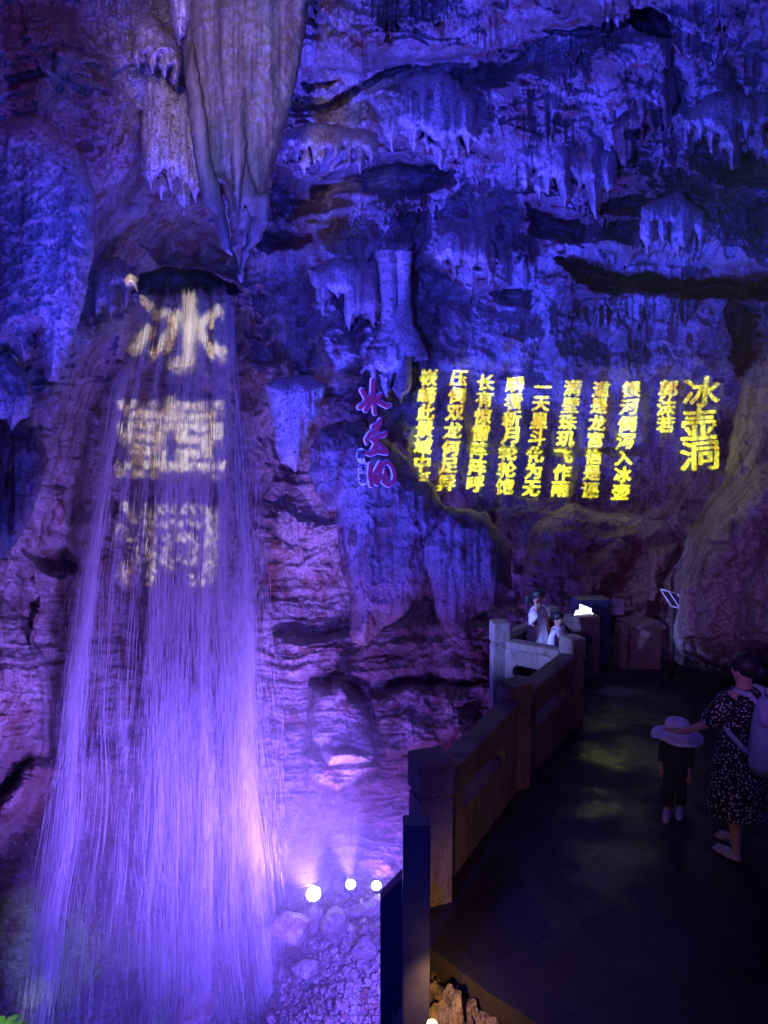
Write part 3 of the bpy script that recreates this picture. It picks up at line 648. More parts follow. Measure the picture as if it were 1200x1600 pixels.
STREAMS = [(.065, .03, 3.4), (.21, .012, .35), (.34, .012, .35), (.50, .025, 1.1), (.60, .025, 1.6), (.70, .02, 1.3), (.82, .014, .8), (.95, .014, 1.2)]
def s_main(r, n):
    p = np.array([a[2] for a in STREAMS]); k = r.choice(len(STREAMS), n, p=p/p.sum())
    c = np.array([a[0] for a in STREAMS])[k]; d = np.array([a[1] for a in STREAMS])[k]
    x = np.where(r.random(n) < .07, r.random(n), c+d*r.normal(size=n))
    return np.clip(x, 0, 1)
def v_main(r, n, s):
    a = r.uniform(440, 1500, n); a = np.where(r.random(n) < .25, r.uniform(444, 500, n), a); return a, np.minimum(a+r.uniform(25, 190, n)*np.clip((a-300)/500, .5, 1.3), 1640)
def s_low(r, n):
    p = r.random(n); x = np.select([p < .22, p < .44, p < .60, p < .72], [.90+.03*r.normal(size=n), .70+.06*r.normal(size=n), .065+.035*r.normal(size=n), .52+.05*r.normal(size=n)], np.where(r.random(n) < .7, r.uniform(.42, 1, n), r.random(n))); return np.clip(x, 0, 1.04)
def v_low(r, n, s):
    a = 1640-760*r.random(n)**.75; return a, np.minimum(a+r.uniform(12, 90, n), 1650)
def s_uni(r, n): return np.where(r.random(n) < .65, r.uniform(.4, 1.08, n), r.uniform(-.02, 1.08, n))
def v_uni(r, n, s):
    a = 1640-1000*r.random(n)**.6; return a, a+r.uniform(5, 40, n)
parts = [strands(3600, s_main, v_main, .0012, .0045, 1), strands(5600, s_low, v_low, .0012, .0042, 2), strands(3600, s_uni, v_uni, .002, .005, 3, 5)]
Vs = []; Qs = []; o_ = 0
for a, q in parts: Vs.append(a); Qs.append(q+o_); o_ += len(a)
link('waterfall', mk_mesh('waterfall', np.concatenate(Vs), np.concatenate(Qs)), M_WATER, label='tall thin waterfall glowing violet as it falls into the pit', category='waterfall')

# broad thin sheets of water within the same fall
M_VEIL, nt, b = nodes('sheet_of_water')
b.inputs['Base Color'].default_value = (.93, .95, 1, 1); b.inputs['Roughness'].default_value = .5
tr = N(nt, 'ShaderNodeBsdfTranslucent'); tr.inputs[0].default_value = (.95, .96, 1, 1); tp = N(nt, 'ShaderNodeBsdfTransparent')
ms = N(nt, 'ShaderNodeMixShader', i_0=.5); m2 = N(nt, 'ShaderNodeMixShader'); at_ = N(nt, 'ShaderNodeAttribute', attribute_name='cover')
tc = N(nt, 'ShaderNodeTexCoord'); mp = N(nt, 'ShaderNodeMapping'); mp.inputs['Scale'].default_value = (1, 1, .07); nt.links.new(tc.outputs['Object'], mp.inputs[0])
nz = N(nt, 'ShaderNodeTexNoise', i_Scale=16.0, i_Detail=5.0, i_Roughness=.7); nt.links.new(mp.outputs[0], nz.inputs[0])
mu = N(nt, 'ShaderNodeMath', operation='MULTIPLY'); nt.links.new(ramp(nt, nz.outputs[0], [(.38, (.05, .05, .05)), (.66, (1, 1, 1))]), mu.inputs[0]); nt.links.new(at_.outputs['Fac'], mu.inputs[1])
nt.links.new(b.outputs[0], ms.inputs[1]); nt.links.new(tr.outputs[0], ms.inputs[2]); nt.links.new(mu.outputs[0], m2.inputs[0])
nt.links.new(tp.outputs[0], m2.inputs[1]); nt.links.new(ms.outputs[0], m2.inputs[2]); nt.links.new(m2.outputs[0], nt.nodes['Material Output'].inputs[0])
def veils():
    r = np.random.default_rng(77); NS = 120; seg = 26; ac = 7
    k = r.choice(len(STREAMS), NS, p=np.array([a[2] for a in STREAMS])/sum(a[2] for a in STREAMS))
    s_ = np.array([a[0] for a in STREAMS])[k]+np.array([a[1] for a in STREAMS])[k]*r.normal(size=NS)*1.3
    lowr = r.random(NS) < .45
    s_ = np.where(lowr & (r.random(NS) < .5), .90+.03*r.normal(size=NS), s_)
    v0 = np.where(lowr, r.uniform(850, 1400, NS), r.uniform(443, 900, NS)); v0 = np.where(r.random(NS) < .2, 444, v0); v1 = np.minimum(v0+r.uniform(120, 520, NS), 1650)
    t = np.linspace(0, 1, seg); v = v0[:, None]+(v1-v0)[:, None]*t
    xl = np.interp(v, LV, LX); xr = np.interp(v, LV, RX)
    wd = r.uniform(4, 15, (NS, 1))*(.6+.9*np.clip((v-450)/1100, 0, 1))
    wob = vnoise(s_[:, None]*9+v/260, v/210+1, 700)*(3+9*np.clip((v-600)/900, 0, 1))
    ctr = xl+(xr-xl)*s_[:, None]+wob
    a = np.linspace(-1, 1, ac)
    u = ctr[..., None]+wd[..., None]*a
    h = np.clip((v-446)/1150, 0, 1)
    Y = 15.1-(4.2+.35*r.normal(size=(NS, 1)))*np.sqrt(h)-.25*np.sin(s_[:, None]*7)
    C = W(u, v[..., None], Y[..., None]+.05*a**2)
    cov = (1-a**2)**1.5*np.sin(np.clip(t, 0, 1)*math.pi)[:, None]**.7*r.uniform(.25, .8, (NS, 1, 1))
    ii = np.arange(NS*seg*ac).reshape(NS, seg, ac)
    q = np.stack([ii[:, :-1, :-1], ii[:, 1:, :-1], ii[:, 1:, 1:], ii[:, :-1, 1:]], -1).reshape(-1, 4)
    me = mk_mesh('water_sheet', C.reshape(-1, 3), q)
    at = me.attributes.new('cover', 'FLOAT', 'POINT'); at.data.foreach_set('value', cov.ravel().astype(np.float32)); return me
link('water_sheet', veils(), M_VEIL, bpy.data.objects['waterfall'])

# ------------------------------------------------------------------ lettering
def glyph_tris(ch, offset=0.0):
    """triangles of one character in a unit box centred on 0, from Blender's built-in font"""
    cu_ = bpy.data.curves.new('g', 'FONT'); cu_.body = ch; cu_.offset = offset; cu_.resolution_u = 3
    o = bpy.data.objects.new('g', cu_); sc.collection.objects.link(o)
    me = bpy.data.meshes.new_from_object(o.evaluated_get(bpy.context.evaluated_depsgraph_get()))
    me.calc_loop_triangles()
    v = np.array([x.co[:2] for x in me.vertices]); t = np.array([x.vertices[:] for x in me.loop_triangles])
    bpy.data.objects.remove(o); bpy.data.curves.remove(cu_); bpy.data.meshes.remove(me)
    c = (v.max(0)+v.min(0))/2; s = max(v.max(0)-v.min(0))
    return (v-c)/s, t
def raster(tris, res, x0, y0, img):
    for T in tris:
        T = (T-[x0, y0])*res
        a = np.floor(T.min(0)).astype(int); b_ = np.ceil(T.max(0)).astype(int)+1
        a = np.maximum(a, 0); b_ = np.minimum(b_, [img.shape[1], img.shape[0]])
        if (b_ <= a).any(): continue
        xx, yy = np.meshgrid(np.arange(a[0], b_[0])+.5, np.arange(a[1], b_[1])+.5)
        def e(p, q): return (q[0]-p[0])*(yy-p[1])-(q[1]-p[1])*(xx-p[0])
        w0, w1, w2 = e(T[0], T[1]), e(T[1], T[2]), e(T[2], T[0])
        img[a[1]:b_[1], a[0]:b_[0]] |= ((w0 >= 0) & (w1 >= 0) & (w2 >= 0)) | ((w0 <= 0) & (w1 <= 0) & (w2 <= 0))
def projector(label, L, chars, box, Yref, col, power, res=3.0, dist=.60, thick=.0, rad=.0004, wav=1.2, fade=None):
    """a slide projector: a lamp behind a stencil plate whose openings are the characters"""
    x0, y0, x1, y1 = box; img = np.zeros((int((y1-y0)*res), int((x1-x0)*res)), bool)
    for ch, cx, cy, wd, hg, sh in chars:
        v, t = glyph_tris(ch); v = v*[wd, -hg]; v[:, 0] += -sh*v[:, 1]; v = v+[cx, cy]
        raster(v[t], res, x0, y0, img)
    if thick:                                   # brush weight
        k = int(round(thick*res)); base = img.copy()
        for dy in range(-k, k+1):
            for dx in range(-k, k+1):
                if dx*dx+dy*dy*1.6 <= k*k: img |= np.roll(np.roll(base, dy, 0), dx, 1)
    hgt, wid = img.shape
    yy, xx = np.mgrid[0:hgt, 0:wid]             # uneven brush edges
    ox = (wav*res*vnoise(xx/(res*3), yy/(res*3), 600)).astype(int); oy = (wav*res*vnoise(xx/(res*3), yy/(res*3), 601)).astype(int)
    img = img[np.clip(yy+oy, 0, hgt-1), np.clip(xx+ox, 0, wid-1)]
    if fade:                                    # density of the slide
        cy_ = y0+yy/res; img &= (vnoise(xx/5, yy/7, 602)*.5+.5) > np.interp(cy_, *fade)
    L = Vector(L); ctr = Wv((x0+x1)/2, (y0+y1)/2, Yref); ax = (ctr-L).normalized()
    def onplate(u, v):
        w_ = W(u, v, Yref)-np.array(L); t = dist/(w_@np.array(ax)); return w_*t[..., None]
    rects = []
    m = 60
    for j in range(hgt):
        row = np.concatenate([[0], (~img[j]).astype(int), [0]]); dd = np.diff(row); a = np.where(dd == 1)[0]; b_ = np.where(dd == -1)[0]
        for p, q in zip(a, b_): rects.append((x0+p/res-(m if p == 0 else 0), y0+j/res, x0+q/res+(m if q == wid else 0), y0+(j+1)/res))
    rects += [(x0-m, y0-m, x1+m, y0), (x0-m, y1, x1+m, y1+m)]
    r = np.array(rects); qv = np.stack([onplate(r[:, 0], r[:, 1]), onplate(r[:, 2], r[:, 1]), onplate(r[:, 2], r[:, 3]), onplate(r[:, 0], r[:, 3])], 1).reshape(-1, 3)
    t = thing('projector', label, 'projector', L)
    link('stencil_plate', mk_mesh('stencil_plate', qv, np.arange(len(qv)).reshape(-1, 4), False), M_BLACK, t)
    pc = [onplate(u, v) for u, v in ((x0-m, y0-m), (x1+m, y0-m), (x1+m, y1+m), (x0-m, y1+m))]
    ang_ = max(math.degrees(math.acos(min(1, float(np.array(ax)@(p/np.linalg.norm(p)))))) for p in pc)
    back = [Vector(p)*.12-ax*.16 for p in pc]
    corners = [tuple(q) for q in back]+[tuple(p*1.0) for p in pc]
    link('housing', mk_mesh('housing', corners, [(0, 1, 2, 3), (0, 1, 5, 4), (1, 2, 6, 5), (2, 3, 7, 6), (3, 0, 4, 7)], False), M_BLACK, t)
    s_ = spot('projector_beam', L, ctr, col, power, 2*ang_, .0, rad); return t
poem = [('银河倒泻入冰壶', 988, 607, 970, 768), ('道是龙宫信是诬', 942, 606, 922, 765), ('满壁珠玑飞作雨', 897, 604, 878, 762), ('一天星斗化为无', 852, 601, 834, 760),
        ('瞬看新月轮轮饱', 808, 598, 793, 757), ('长有惊雷阵阵呼', 763, 594, 748, 752), ('压倒双龙何足异', 719, 589, 703, 750), ('嵚崎此景域中孤', 672, 588, 663, 745)]
chars = [('冰', 1094, 614, 52, 46, .06), ('壶', 1090, 664, 50, 50, .06), ('洞', 1088, 715, 54, 46, .06), ('郭', 1046, 607, 27, 27, .1), ('沫', 1043, 635, 27, 26, .1), ('若', 1041, 662, 25, 25, .1)]
for tx, xa, ya, xb, yb in poem:
    for i, ch in enumerate(tx):
        f = i/6; chars.append((ch, xa+(xb-xa)*f, ya+(yb-ya)*f, 26, 24, .12))
projector('slide projector throwing the yellow poem onto the wall', (.9, -.7, 4.1), chars, (640, 570, 1135, 790), 12.9, (.86, 1, .01), 50000, thick=1.3, wav=.7)
projector('slide projector throwing cream characters onto the waterfall', (.1, -.9, 4.5), [('冰', 278, 512, 150, 128, 0), ('壺', 268, 682, 165, 118, 0), ('洞', 258, 858, 160, 125, 0)], (165, 425, 385, 940), 14.2, (1, .82, .48), 22000, res=2, thick=3.5, wav=3.5, rad=.0016, fade=([0, 560, 620, 740, 790, 940], [.04, .08, .24, .34, .58, .72]))

# painted cut-out sign: cursive characters, red faces on white edges
M_RED = plain('red_paint', (.32, .01, .02), .45, var=.12); M_EDGE = plain('white_paint', (.8, .8, .8), .5, var=.05); M_INK = plain('black_paint', (.01, .01, .012), .5)
def stroke_solid(name, strokes, Y, front, th, mat, parent, origin):
    """union of thick brush strokes as a solid plate: rasterised outline, runs merged"""
    pts = np.concatenate([np.array([p[:2] for p in s]) for s in strokes]); r_ = max(p[2] for s in strokes for p in s)
    res = 4; x0, y0 = pts.min(0)-r_-1; x1, y1 = pts.max(0)+r_+1
    nx, ny = int((x1-x0)*res), int((y1-y0)*res); xx, yy = np.meshgrid(x0+(np.arange(nx)+.5)/res, y0+(np.arange(ny)+.5)/res)
    fld = np.full(xx.shape, 9.)
    for s in strokes:
        s = np.array(s, float)
        t = np.linspace(0, len(s)-1, len(s)*8); ss = np.stack([np.interp(t, range(len(s)), s[:, k]) for k in range(3)], -1)
        kk = np.array([1, 2, 3, 2, 1])/9; sm = ss.copy()
        for k in range(3): sm[2:-2, k] = np.convolve(ss[:, k], kk, 'valid')
        for x, y, r in sm: fld = np.minimum(fld, np.hypot(xx-x, yy-y)-r)
    inside = fld < 0
    X = np.arange(nx+1)/res+x0; Yy = np.arange(ny+1)/res+y0; GX, GY = np.meshgrid(X, Yy)
    # soften the stair steps by pulling border vertices onto the outline
    fp = np.pad(fld, 1, mode='edge'); fc = (fp[:-1, :-1]+fp[1:, :-1]+fp[1:, 1:]+fp[:-1, 1:])/4
    gy, gx = np.gradient(fc, 1/res); nb = np.abs(fc) < .8/res
    GX = np.where(nb, GX-gx*fc, GX); GY = np.where(nb, GY-gy*fc, GY)
    A_ = W(GX, GY, Y-front-th); B_ = W(GX, GY, Y-front); Fq = []
    ii = np.arange((nx+1)*(ny+1)).reshape(ny+1, nx+1); off = ii.size
    q = np.stack([ii[:-1, :-1][inside], ii[1:, :-1][inside], ii[1:, 1:][inside], ii[:-1, 1:][inside]], -1)
    Fq.append(q); Fq.append(q[:, ::-1]+off)
    ip = np.pad(inside, 1)
    for (dj, di, a, b_) in ((-1, 0, (0, 0), (0, 1)), (1, 0, (1, 1), (1, 0)), (0, -1, (1, 0), (0, 0)), (0, 1, (0, 1), (1, 1))):
        ed = inside & ~ip[1+dj:ny+1+dj, 1+di:nx+1+di]; J, I = np.where(ed)
        p = ii[J+a[0], I+a[1]]; r = ii[J+b_[0], I+b_[1]]; Fq.append(np.stack([p, r, r+off, p+off], -1))
    Q_ = np.concatenate(Fq); Va = np.concatenate([A_.reshape(-1, 3), B_.reshape(-1, 3)])-np.array(origin)
    used = np.unique(Q_); re = np.zeros(len(Va), int); re[used] = np.arange(len(used))
    return link(name, mk_mesh(name, Va[used], re[Q_], False), mat, parent)
def z8(s): return [(540+x/8, 580+y/8, r/8) for x, y, r in s]
SG = {
 'ice': [[(212,245,28),(240,300,26),(272,360,28),(235,410,24),(180,455,28)], [(300,330,26),(310,400,30),(285,450,28),(255,485,30)], [(345,115,24),(342,300,30),(362,400,26),(370,530,22)], [(445,290,18),(385,350,26),(440,400,26),(520,440,26),(560,425,18)]],
 'pot': [[(435,615,20),(425,660,30),(345,700,24)], [(400,690,28),(400,740,26),(310,780,24),(262,850,22),(270,900,18)], [(500,785,26),(430,815,26),(350,850,24)], [(330,850,26),(400,900,30),(360,960,28),(330,1010,24)], [(400,900,20),(470,960,18),(520,1020,24)], [(240,1020,16),(310,1040,24),(400,1000,30),(520,1025,24)]],
 'cave': [[(310,1170,22),(300,1300,24),(325,1430,22)], [(430,1150,20),(380,1250,24),(350,1330,28),(400,1420,24),(420,1300,20),(450,1180,22),(530,1135,22),(590,1200,24),(618,1300,24),(600,1390,24),(540,1430,24),(480,1390,24),(455,1330,18)], [(490,1240,16),(505,1330,22)]]}
YS = 11.25
for key, lab in (('ice', 'top red cursive character of the cut-out sign'), ('pot', 'middle red cursive character of the cut-out sign'), ('cave', 'bottom red cursive character of the cut-out sign, looped like a gate')):
    st_ = [z8(s) for s in SG[key]]; o = W(st_[0][0][0], st_[0][0][1], YS)
    t = thing('sign_character', lab, 'sign character', o.tolist(), 0, 'red cut-out sign characters')
    e = [[(x-1.2, y-.6, r+1.5) for x, y, r in s] for s in st_]
    stroke_solid('white_backing', e, YS, 0, .03, M_EDGE, t, o); stroke_solid('red_face', st_, YS, .035, .03, M_RED, t, o)
o = W(565, 730, YS); t = thing('sign_signature', 'small black signature characters beside the bottom red character', 'sign', o.tolist())
stroke_solid('white_backing', [[(564,707,7),(563,715,6.5),(566,722,5)], [(567,728,7),(566,736,7)], [(566,744,7),(567,752,7)]], YS, 0, .03, M_EDGE, t, o)
Vs = []; Ts = []; k = 0
for ch, cx, cy in (('郭', 563.5, 711), ('沫', 566, 732), ('若', 566.5, 748)):
    v, tt = glyph_tris(ch, .015); v = v*[12.5, -15]+[cx, cy]; Vs.append(W(v[:, 0], v[:, 1], YS-.045)-o); Vs.append(W(v[:, 0], v[:, 1], YS-.034)-o)
    Ts += [tt+k, tt[:, ::-1]+k+len(v)]; k += 2*len(v)
link('black_characters', mk_mesh('black_characters', np.concatenate(Vs), np.concatenate(Ts), False), M_INK, t)

# ------------------------------------------------------------------ information stand, plinth, lit board
def slab(name, c, ux, uy, th, mat, parent, origin=(0, 0, 0), **kw):
    c = Vector(c)-Vector(origin); ux = Vector(ux); uy = Vector(uy); nrm = ux.cross(uy).normalized()*th
    V8 = [c+a*ux+b_*uy+d*nrm for d in (0, 1) for a, b_ in ((-1, -1), (1, -1), (1, 1), (-1, 1))]
    return link(name, mk_mesh(name, [tuple(v) for v in V8], [(3, 2, 1, 0), (4, 5, 6, 7), (0, 1, 5, 4), (1, 2, 6, 5), (2, 3, 7, 6), (3, 0, 4, 7)], False), mat, parent, **kw)
base = Wv(1049, 1078, 9.0); base.z = 0
t = thing('information_stand', 'thin black pole with a slanted framed notice by the dark right wall', 'sign', base)
top = Wv(1053, 938, 9.0)-base
tubes_obj('pole', [([(0, 0, 0), (0, 0, top.z-.02)], .022, 10), ([(0, 0, 0), (0, 0, .02)], .14, 20)], M_BLACK, t)
ux = Vector((.115, 0, -.03)); uy = Vector((-.05, .07, .10))
slab('board', top, ux, uy, .012, plain('dark_board', (.05, .05, .06), .4), t)
fm = []
for a, b_ in (((-1, -1), (1, -1)), ((1, -1), (1, 1)), ((1, 1), (-1, 1)), ((-1, 1), (-1, -1)), ((0, -1), (0, 1))):
    p = top+ux*a[0]+uy*a[1]+Vector((0, -.015, .01)); q = top+ux*b_[0]+uy*b_[1]+Vector((0, -.015, .01)); fm.append(([p, q], .009, 6))
tubes_obj('frame', fm, plain('pale_frame', (.75, .72, .75), .5), t)
t = thing('stone_plinth', 'low stone plinth with a flat top near the far end of the walkway', 'plinth', (3.78, 9.8, 0))
bm_obj('body', boxv(0, 0, .30, .46, .42, .60, 0, .01), M_STONE, t); bm_obj('top_slab', boxv(0, 0, .63, .54, .5, .06, 0, .01), M_STONE, t)
bm_obj('side_pillar', boxv(-.30, -.05, .31, .10, .3, .62, 0, .008), M_BROWN, t)
t = thing('lit_notice_board', 'small slanted notice board with glowing white lines on a dark stand', 'notice board', (2.75, 9.6, 0))
bm_obj('stand', boxv(.3, .25, .50, .5, .3, 1.0, .1, .012), M_STEEL, t)
cB = Wv(912, 958, 9.4); ux = Vector((.12, .02, -.05)); uy = Vector((.06, .08, .07))
slab('board', cB, ux*1.15, uy*1.15, .02, M_STEEL, t, (2.75, 9.6, 0))
gls = []; rb = random.Random(4); nrm = ux.cross(uy).normalized()*.024
Vs = []; Fs = []
for r_ in range(7):
    x = -1+.3*(r_ > 2)*rb.random()
    yy = -.92+r_*.27
    while x < .95-(r_*.07):
        w_ = rb.uniform(.1, .5) if r_ > 2 else 1.9
        x2 = min(x+w_, .95); k = len(Vs); hh = .19 if r_ > 2 else .27
        for a, b_ in ((x, yy), (x2, yy), (x2, yy+hh), (x, yy+hh)): Vs.append(tuple(cB-Vector((2.75, 9.6, 0))+ux*a+uy*b_+nrm))
        Fs.append((k, k+1, k+2, k+3)); x = x2+rb.uniform(.04, .15)
link('glowing_text', mk_mesh('glowing_text', Vs, Fs, False), emis('lit_text', (.9, .92, 1), 5), t)
slab('pale_notice', Wv(965, 948, 10.6), (.10, 0, 0), (0, 0, .13), .02, plain('pale_notice', (.4, .4, .42), .6), None, label='small faded square notice fixed behind the lit board', category='notice')
slab_leg = tubes_obj('notice_post', [([Wv(965, 958, 10.63), (Wv(965, 958, 10.63).x, 10.63, 0)], .02, 8)], M_BLACK, None, label='thin dark post carrying the faded square notice', category='post')

# ------------------------------------------------------------------ people
def skin_person(name, joints, edges, radii, mat, label, loc, rz, sub=2):
    me = bpy.data.meshes.new(name); me.from_pydata(joints, edges, [])
    o = bpy.data.objects.new(name, me); sc.collection.objects.link(o)
    md = o.modifiers.new('s', 'SKIN'); md.use_smooth_shade = True; md.branch_smoothing = .6
    for d, r in zip(me.skin_vertices[0].data, radii): d.radius = (r, r) if not isinstance(r, tuple) else r
    me.skin_vertices[0].data[0].use_root = True
    m2 = o.modifiers.new('u', 'SUBSURF'); m2.levels = sub; m2.render_levels = sub
    nm = bpy.data.meshes.new_from_object(o.evaluated_get(bpy.context.evaluated_depsgraph_get()))
    o.modifiers.clear(); o.data = nm; bpy.data.meshes.remove(me)
    nm.materials.clear(); nm.materials.append(mat); nm.shade_smooth()
    o.location = loc; o.rotation_euler = (0, 0, rz); o['label'] = label; o['category'] = 'person'
    return o
def loft(name, rings, mat, parent, n=28, folds=0, seed=0, cap=(True, True), nf=9, **kw):
    """rings: (x, y, z, rx, ry); folds grow towards the last ring"""
    rs = []
    for i in range(len(rings)-1):
        for t in np.linspace(0, 1, 5)[:-1]: rs.append([rings[i][k]*(1-t)+rings[i+1][k]*t for k in range(5)])
    rs.append(list(rings[-1])); m_ = len(rs); Vs = []; Fs = []
    for i, (x, y, z, rx, ry) in enumerate(rs):
        f = i/(m_-1)
        for k in range(n):
            a = 2*math.pi*k/n; q = 1+folds*f*math.sin(a*nf+seed+f)+folds*.5*f*math.sin(a*5+seed*2)
            Vs.append((x+rx*q*math.cos(a), y+ry*q*math.sin(a), z))
    for i in range(m_-1):
        for k in range(n): Fs.append((i*n+k, i*n+(k+1) % n, (i+1)*n+(k+1) % n, (i+1)*n+k))
    if cap[0]: Fs.append(tuple(range(n-1, -1, -1)))
    if cap[1]: Fs.append(tuple((m_-1)*n+k for k in range(n)))
    return link(name, mk_mesh(name, Vs, Fs), mat, parent, **kw)
def skeleton(H, armL, armR, legsep=.09, stride=0.0, wide=1.0, lean=0):
    """joint graph for a standing body of height H facing -Y; armL/armR: (elbow, wrist, hand direction) in units of H"""
    J = []; E = []; Rd = []
    def a(p, r, par=None):
        J.append((p[0]*H, p[1]*H, p[2]*H)); Rd.append(tuple(x*H for x in r) if isinstance(r, tuple) else r*H)
        if par is not None: E.append((par, len(J)-1))
        return len(J)-1
    pel = a((0, 0, .52), (.085*wide, .06*wide)); wst = a((0, 0, .61), (.072*wide, .055*wide), pel); ch = a((0, 0, .72), (.088*wide, .062*wide), wst)
    sh = a((0, .003, .80), (.07, .05), ch); nk = a((0, 0, .845), .030, sh); hb = a((0, -.008, .885), (.042, .050), nk); hd = a((0, -.004, .935), (.048, .058), hb); tp = a((0, 0, .975), (.032, .038), hd)
    a((0, -.066, .905), .009, hb)     # nose
    for s in (-1, 1): a((s*.056, .004, .915), .008, hb)   # ears
    a((0, -.05, .875), .014, hb)      # chin and mouth
    for s, (el, wr, hdv) in ((-1, armL), (1, armR)):
        s0 = a((s*.098*wide, .003, .795), .034, sh); e = a(el, .024, s0); w_ = a(wr, .016, e)
        d = Vector(hdv).normalized(); side = d.cross(Vector((0, 1, 0)) if abs(d.y) < .8 else Vector((0, 0, 1))).normalized()
        wv_ = Vector(wr); pm = a(wv_+d*.028, (.020, .012), w_)
        for q, ln in ((-1.5, .036), (-.5, .043), (.5, .045), (1.5, .040)):
            k1 = a(wv_+d*.052+side*q*.0095, .0055, pm); a(wv_+d*(.052+ln*.9)+side*q*.011+Vector((0, -.008, -.008)), .0042, k1)
        k1 = a(wv_+d*.026+side*.024, .0065, pm); a(wv_+d*.052+side*.034, .005, k1)
    for s in (-1, 1):
        y = stride*s
        h = a((s*.05, 0, .48), .056*wide, pel); kn = a((s*legsep*.55, y*.5-.008, .28), .037, h); an = a((s*legsep*.6, y+.006, .045), .022, kn)
        hl = a((s*legsep*.6, y+.012, .018), .018, an); a((s*legsep*.65, y-.085, .012), (.020, .012), hl)
    return J, E, Rd
def hair(parent, H, mat=M_HAIR, tail=None, low=.885, label=None):
    z0 = .94*H; n = 26; Vs = []; Fs = []; rows = 14; rr = np.random.default_rng(3)
    for i in range(rows):
        ph = math.pi*i/(rows-1)*.72
        for k in range(n):
            a = 2*math.pi*k/n; back = max(0, math.sin(a))            # +Y is the back of the head
            p2 = ph*(1 if back > .02 else .62+.38*abs(math.cos(a))**3)
            r = 1.0+.03*math.sin(a*11+i)
            Vs.append((.060*H*math.sin(p2)*math.cos(a)*r, .004*H+.068*H*math.sin(p2)*math.sin(a)*r, z0+.060*H*math.cos(p2)-(.012*H*back*i/rows)))
    for i in range(rows-1):
        for k in range(n): Fs.append((i*n+k, (i+1)*n+k, (i+1)*n+(k+1) % n, i*n+(k+1) % n))
    o = link('hair', mk_mesh('hair', Vs, Fs), mat, parent)
    sm = o.modifiers.new('t', 'SOLIDIFY'); sm.thickness = .012*H; sm.offset = -1
    return o
def face_details(parent, H, faceY=-.058):
    for s in (-1, 1):
        v, f = tube([(s*.020*H, faceY*H, .926*H), (s*.020*H, (faceY-.004)*H, .926*H)], [.006*H, .004*H], 8)
        link('eye', mk_mesh('eye', [tuple(p) for p in v], f), M_DARKC, parent)
    v, f = tube([(-.012*H, (faceY+.001)*H, .886*H), (0, (faceY-.006)*H, .884*H), (.012*H, (faceY+.001)*H, .886*H)], [.002*H, .004*H, .002*H], 6)
    link('mouth', mk_mesh('mouth', [tuple(p) for p in v], f), plain('lips', (.4, .12, .1), .5), parent)
# taller girl: turned towards the right of the picture, right hand raised to her ear
H = 1.43; gp = Vector((1.96, 8.50, 0)); rz = R(55)
J, E, Rd = skeleton(H, ((-.135, -.02, .66), (-.085, -.02, .85), (.35, -.05, 1)), ((.125, .0, .63), (.12, -.07, .49), (0, -.15, -1)))
g1 = skin_person('person', J, E, Rd, M_SKIN, 'taller girl in a white dress with an orange strap, hand raised to her ear', gp, rz); hair(g1, H); face_details(g1, H)
loft('dress', [(0, .0, .835*H, .045*H, .04*H), (0, 0, .815*H, .10*H, .058*H), (0, 0, .76*H, .112*H, .075*H), (0, 0, .66*H, .10*H, .072*H), (0, 0, .5*H, .13*H, .10*H), (0, 0, .30*H, .165*H, .13*H)], M_WHITE, g1, folds=.07, seed=1, cap=(False, False))
for s, el in ((-1, (-.135, -.02, .66)), (1, (.125, 0, .63))):
    tubes_obj('sleeve', [([(s*.085*H, 0, .805*H), ((s*.10+el[0])/2*H, -.005*H, .755*H), (el[0]*H*.97, el[1]*H*.8, el[2]*H+.035*H)], [.040*H, .043*H, .047*H], 14)], M_WHITE, g1)
tubes_obj('strap', [([(-.06*H, -.02*H, .83*H), (-.01*H, -.082*H, .74*H), (.06*H, -.088*H, .62*H), (.09*H, -.105*H, .50*H), (.10*H, -.115*H, .44*H)], .008, 8)], M_ORANGE, g1)
tubes_obj('ponytail', [([(0, .065*H, .93*H), (-.01*H, .10*H, .90*H), (-.01*H, .098*H, .84*H), (0, .085*H, .80*H)], [.022*H, .028*H, .02*H, .006*H], 12)], M_HAIR, g1)
# smaller girl
H = 1.16; gp = Vector((2.19, 8.38, 0))
J, E, Rd = skeleton(H, ((-.13, .0, .64), (-.12, -.06, .50), (0, -.15, -1)), ((.13, -.02, .64), (.11, -.12, .55), (0, -1, -.2)))
g2 = skin_person('person', J, E, Rd, M_SKIN, 'smaller girl in a white top leaning at the parapet', gp, R(48)); hair(g2, H); face_details(g2, H)
loft('shirt', [(0, .0, .835*H, .045*H, .04*H), (0, 0, .81*H, .105*H, .06*H), (0, 0, .74*H, .118*H, .08*H), (0, 0, .62*H, .115*H, .085*H), (0, 0, .44*H, .14*H, .11*H)], M_WHITE, g2, folds=.06, seed=4, cap=(False, False))
for s, el in ((-1, (-.13, 0, .64)), (1, (.13, -.02, .64))):
    tubes_obj('sleeve', [([(s*.085*H, 0, .80*H), ((s*.10+el[0])/2*H, -.005*H, .74*H), (el[0]*H, el[1]*H, el[2]*H-.005*H)], [.040*H, .045*H, .052*H], 14)], M_WHITE, g2)
loft('trousers', [(0, 0, .54*H, .085*H, .066*H), (0, 0, .46*H, .09*H, .07*H), (0, 0, .40*H, .092*H, .066*H)], M_DARKC, g2, cap=(True, True))
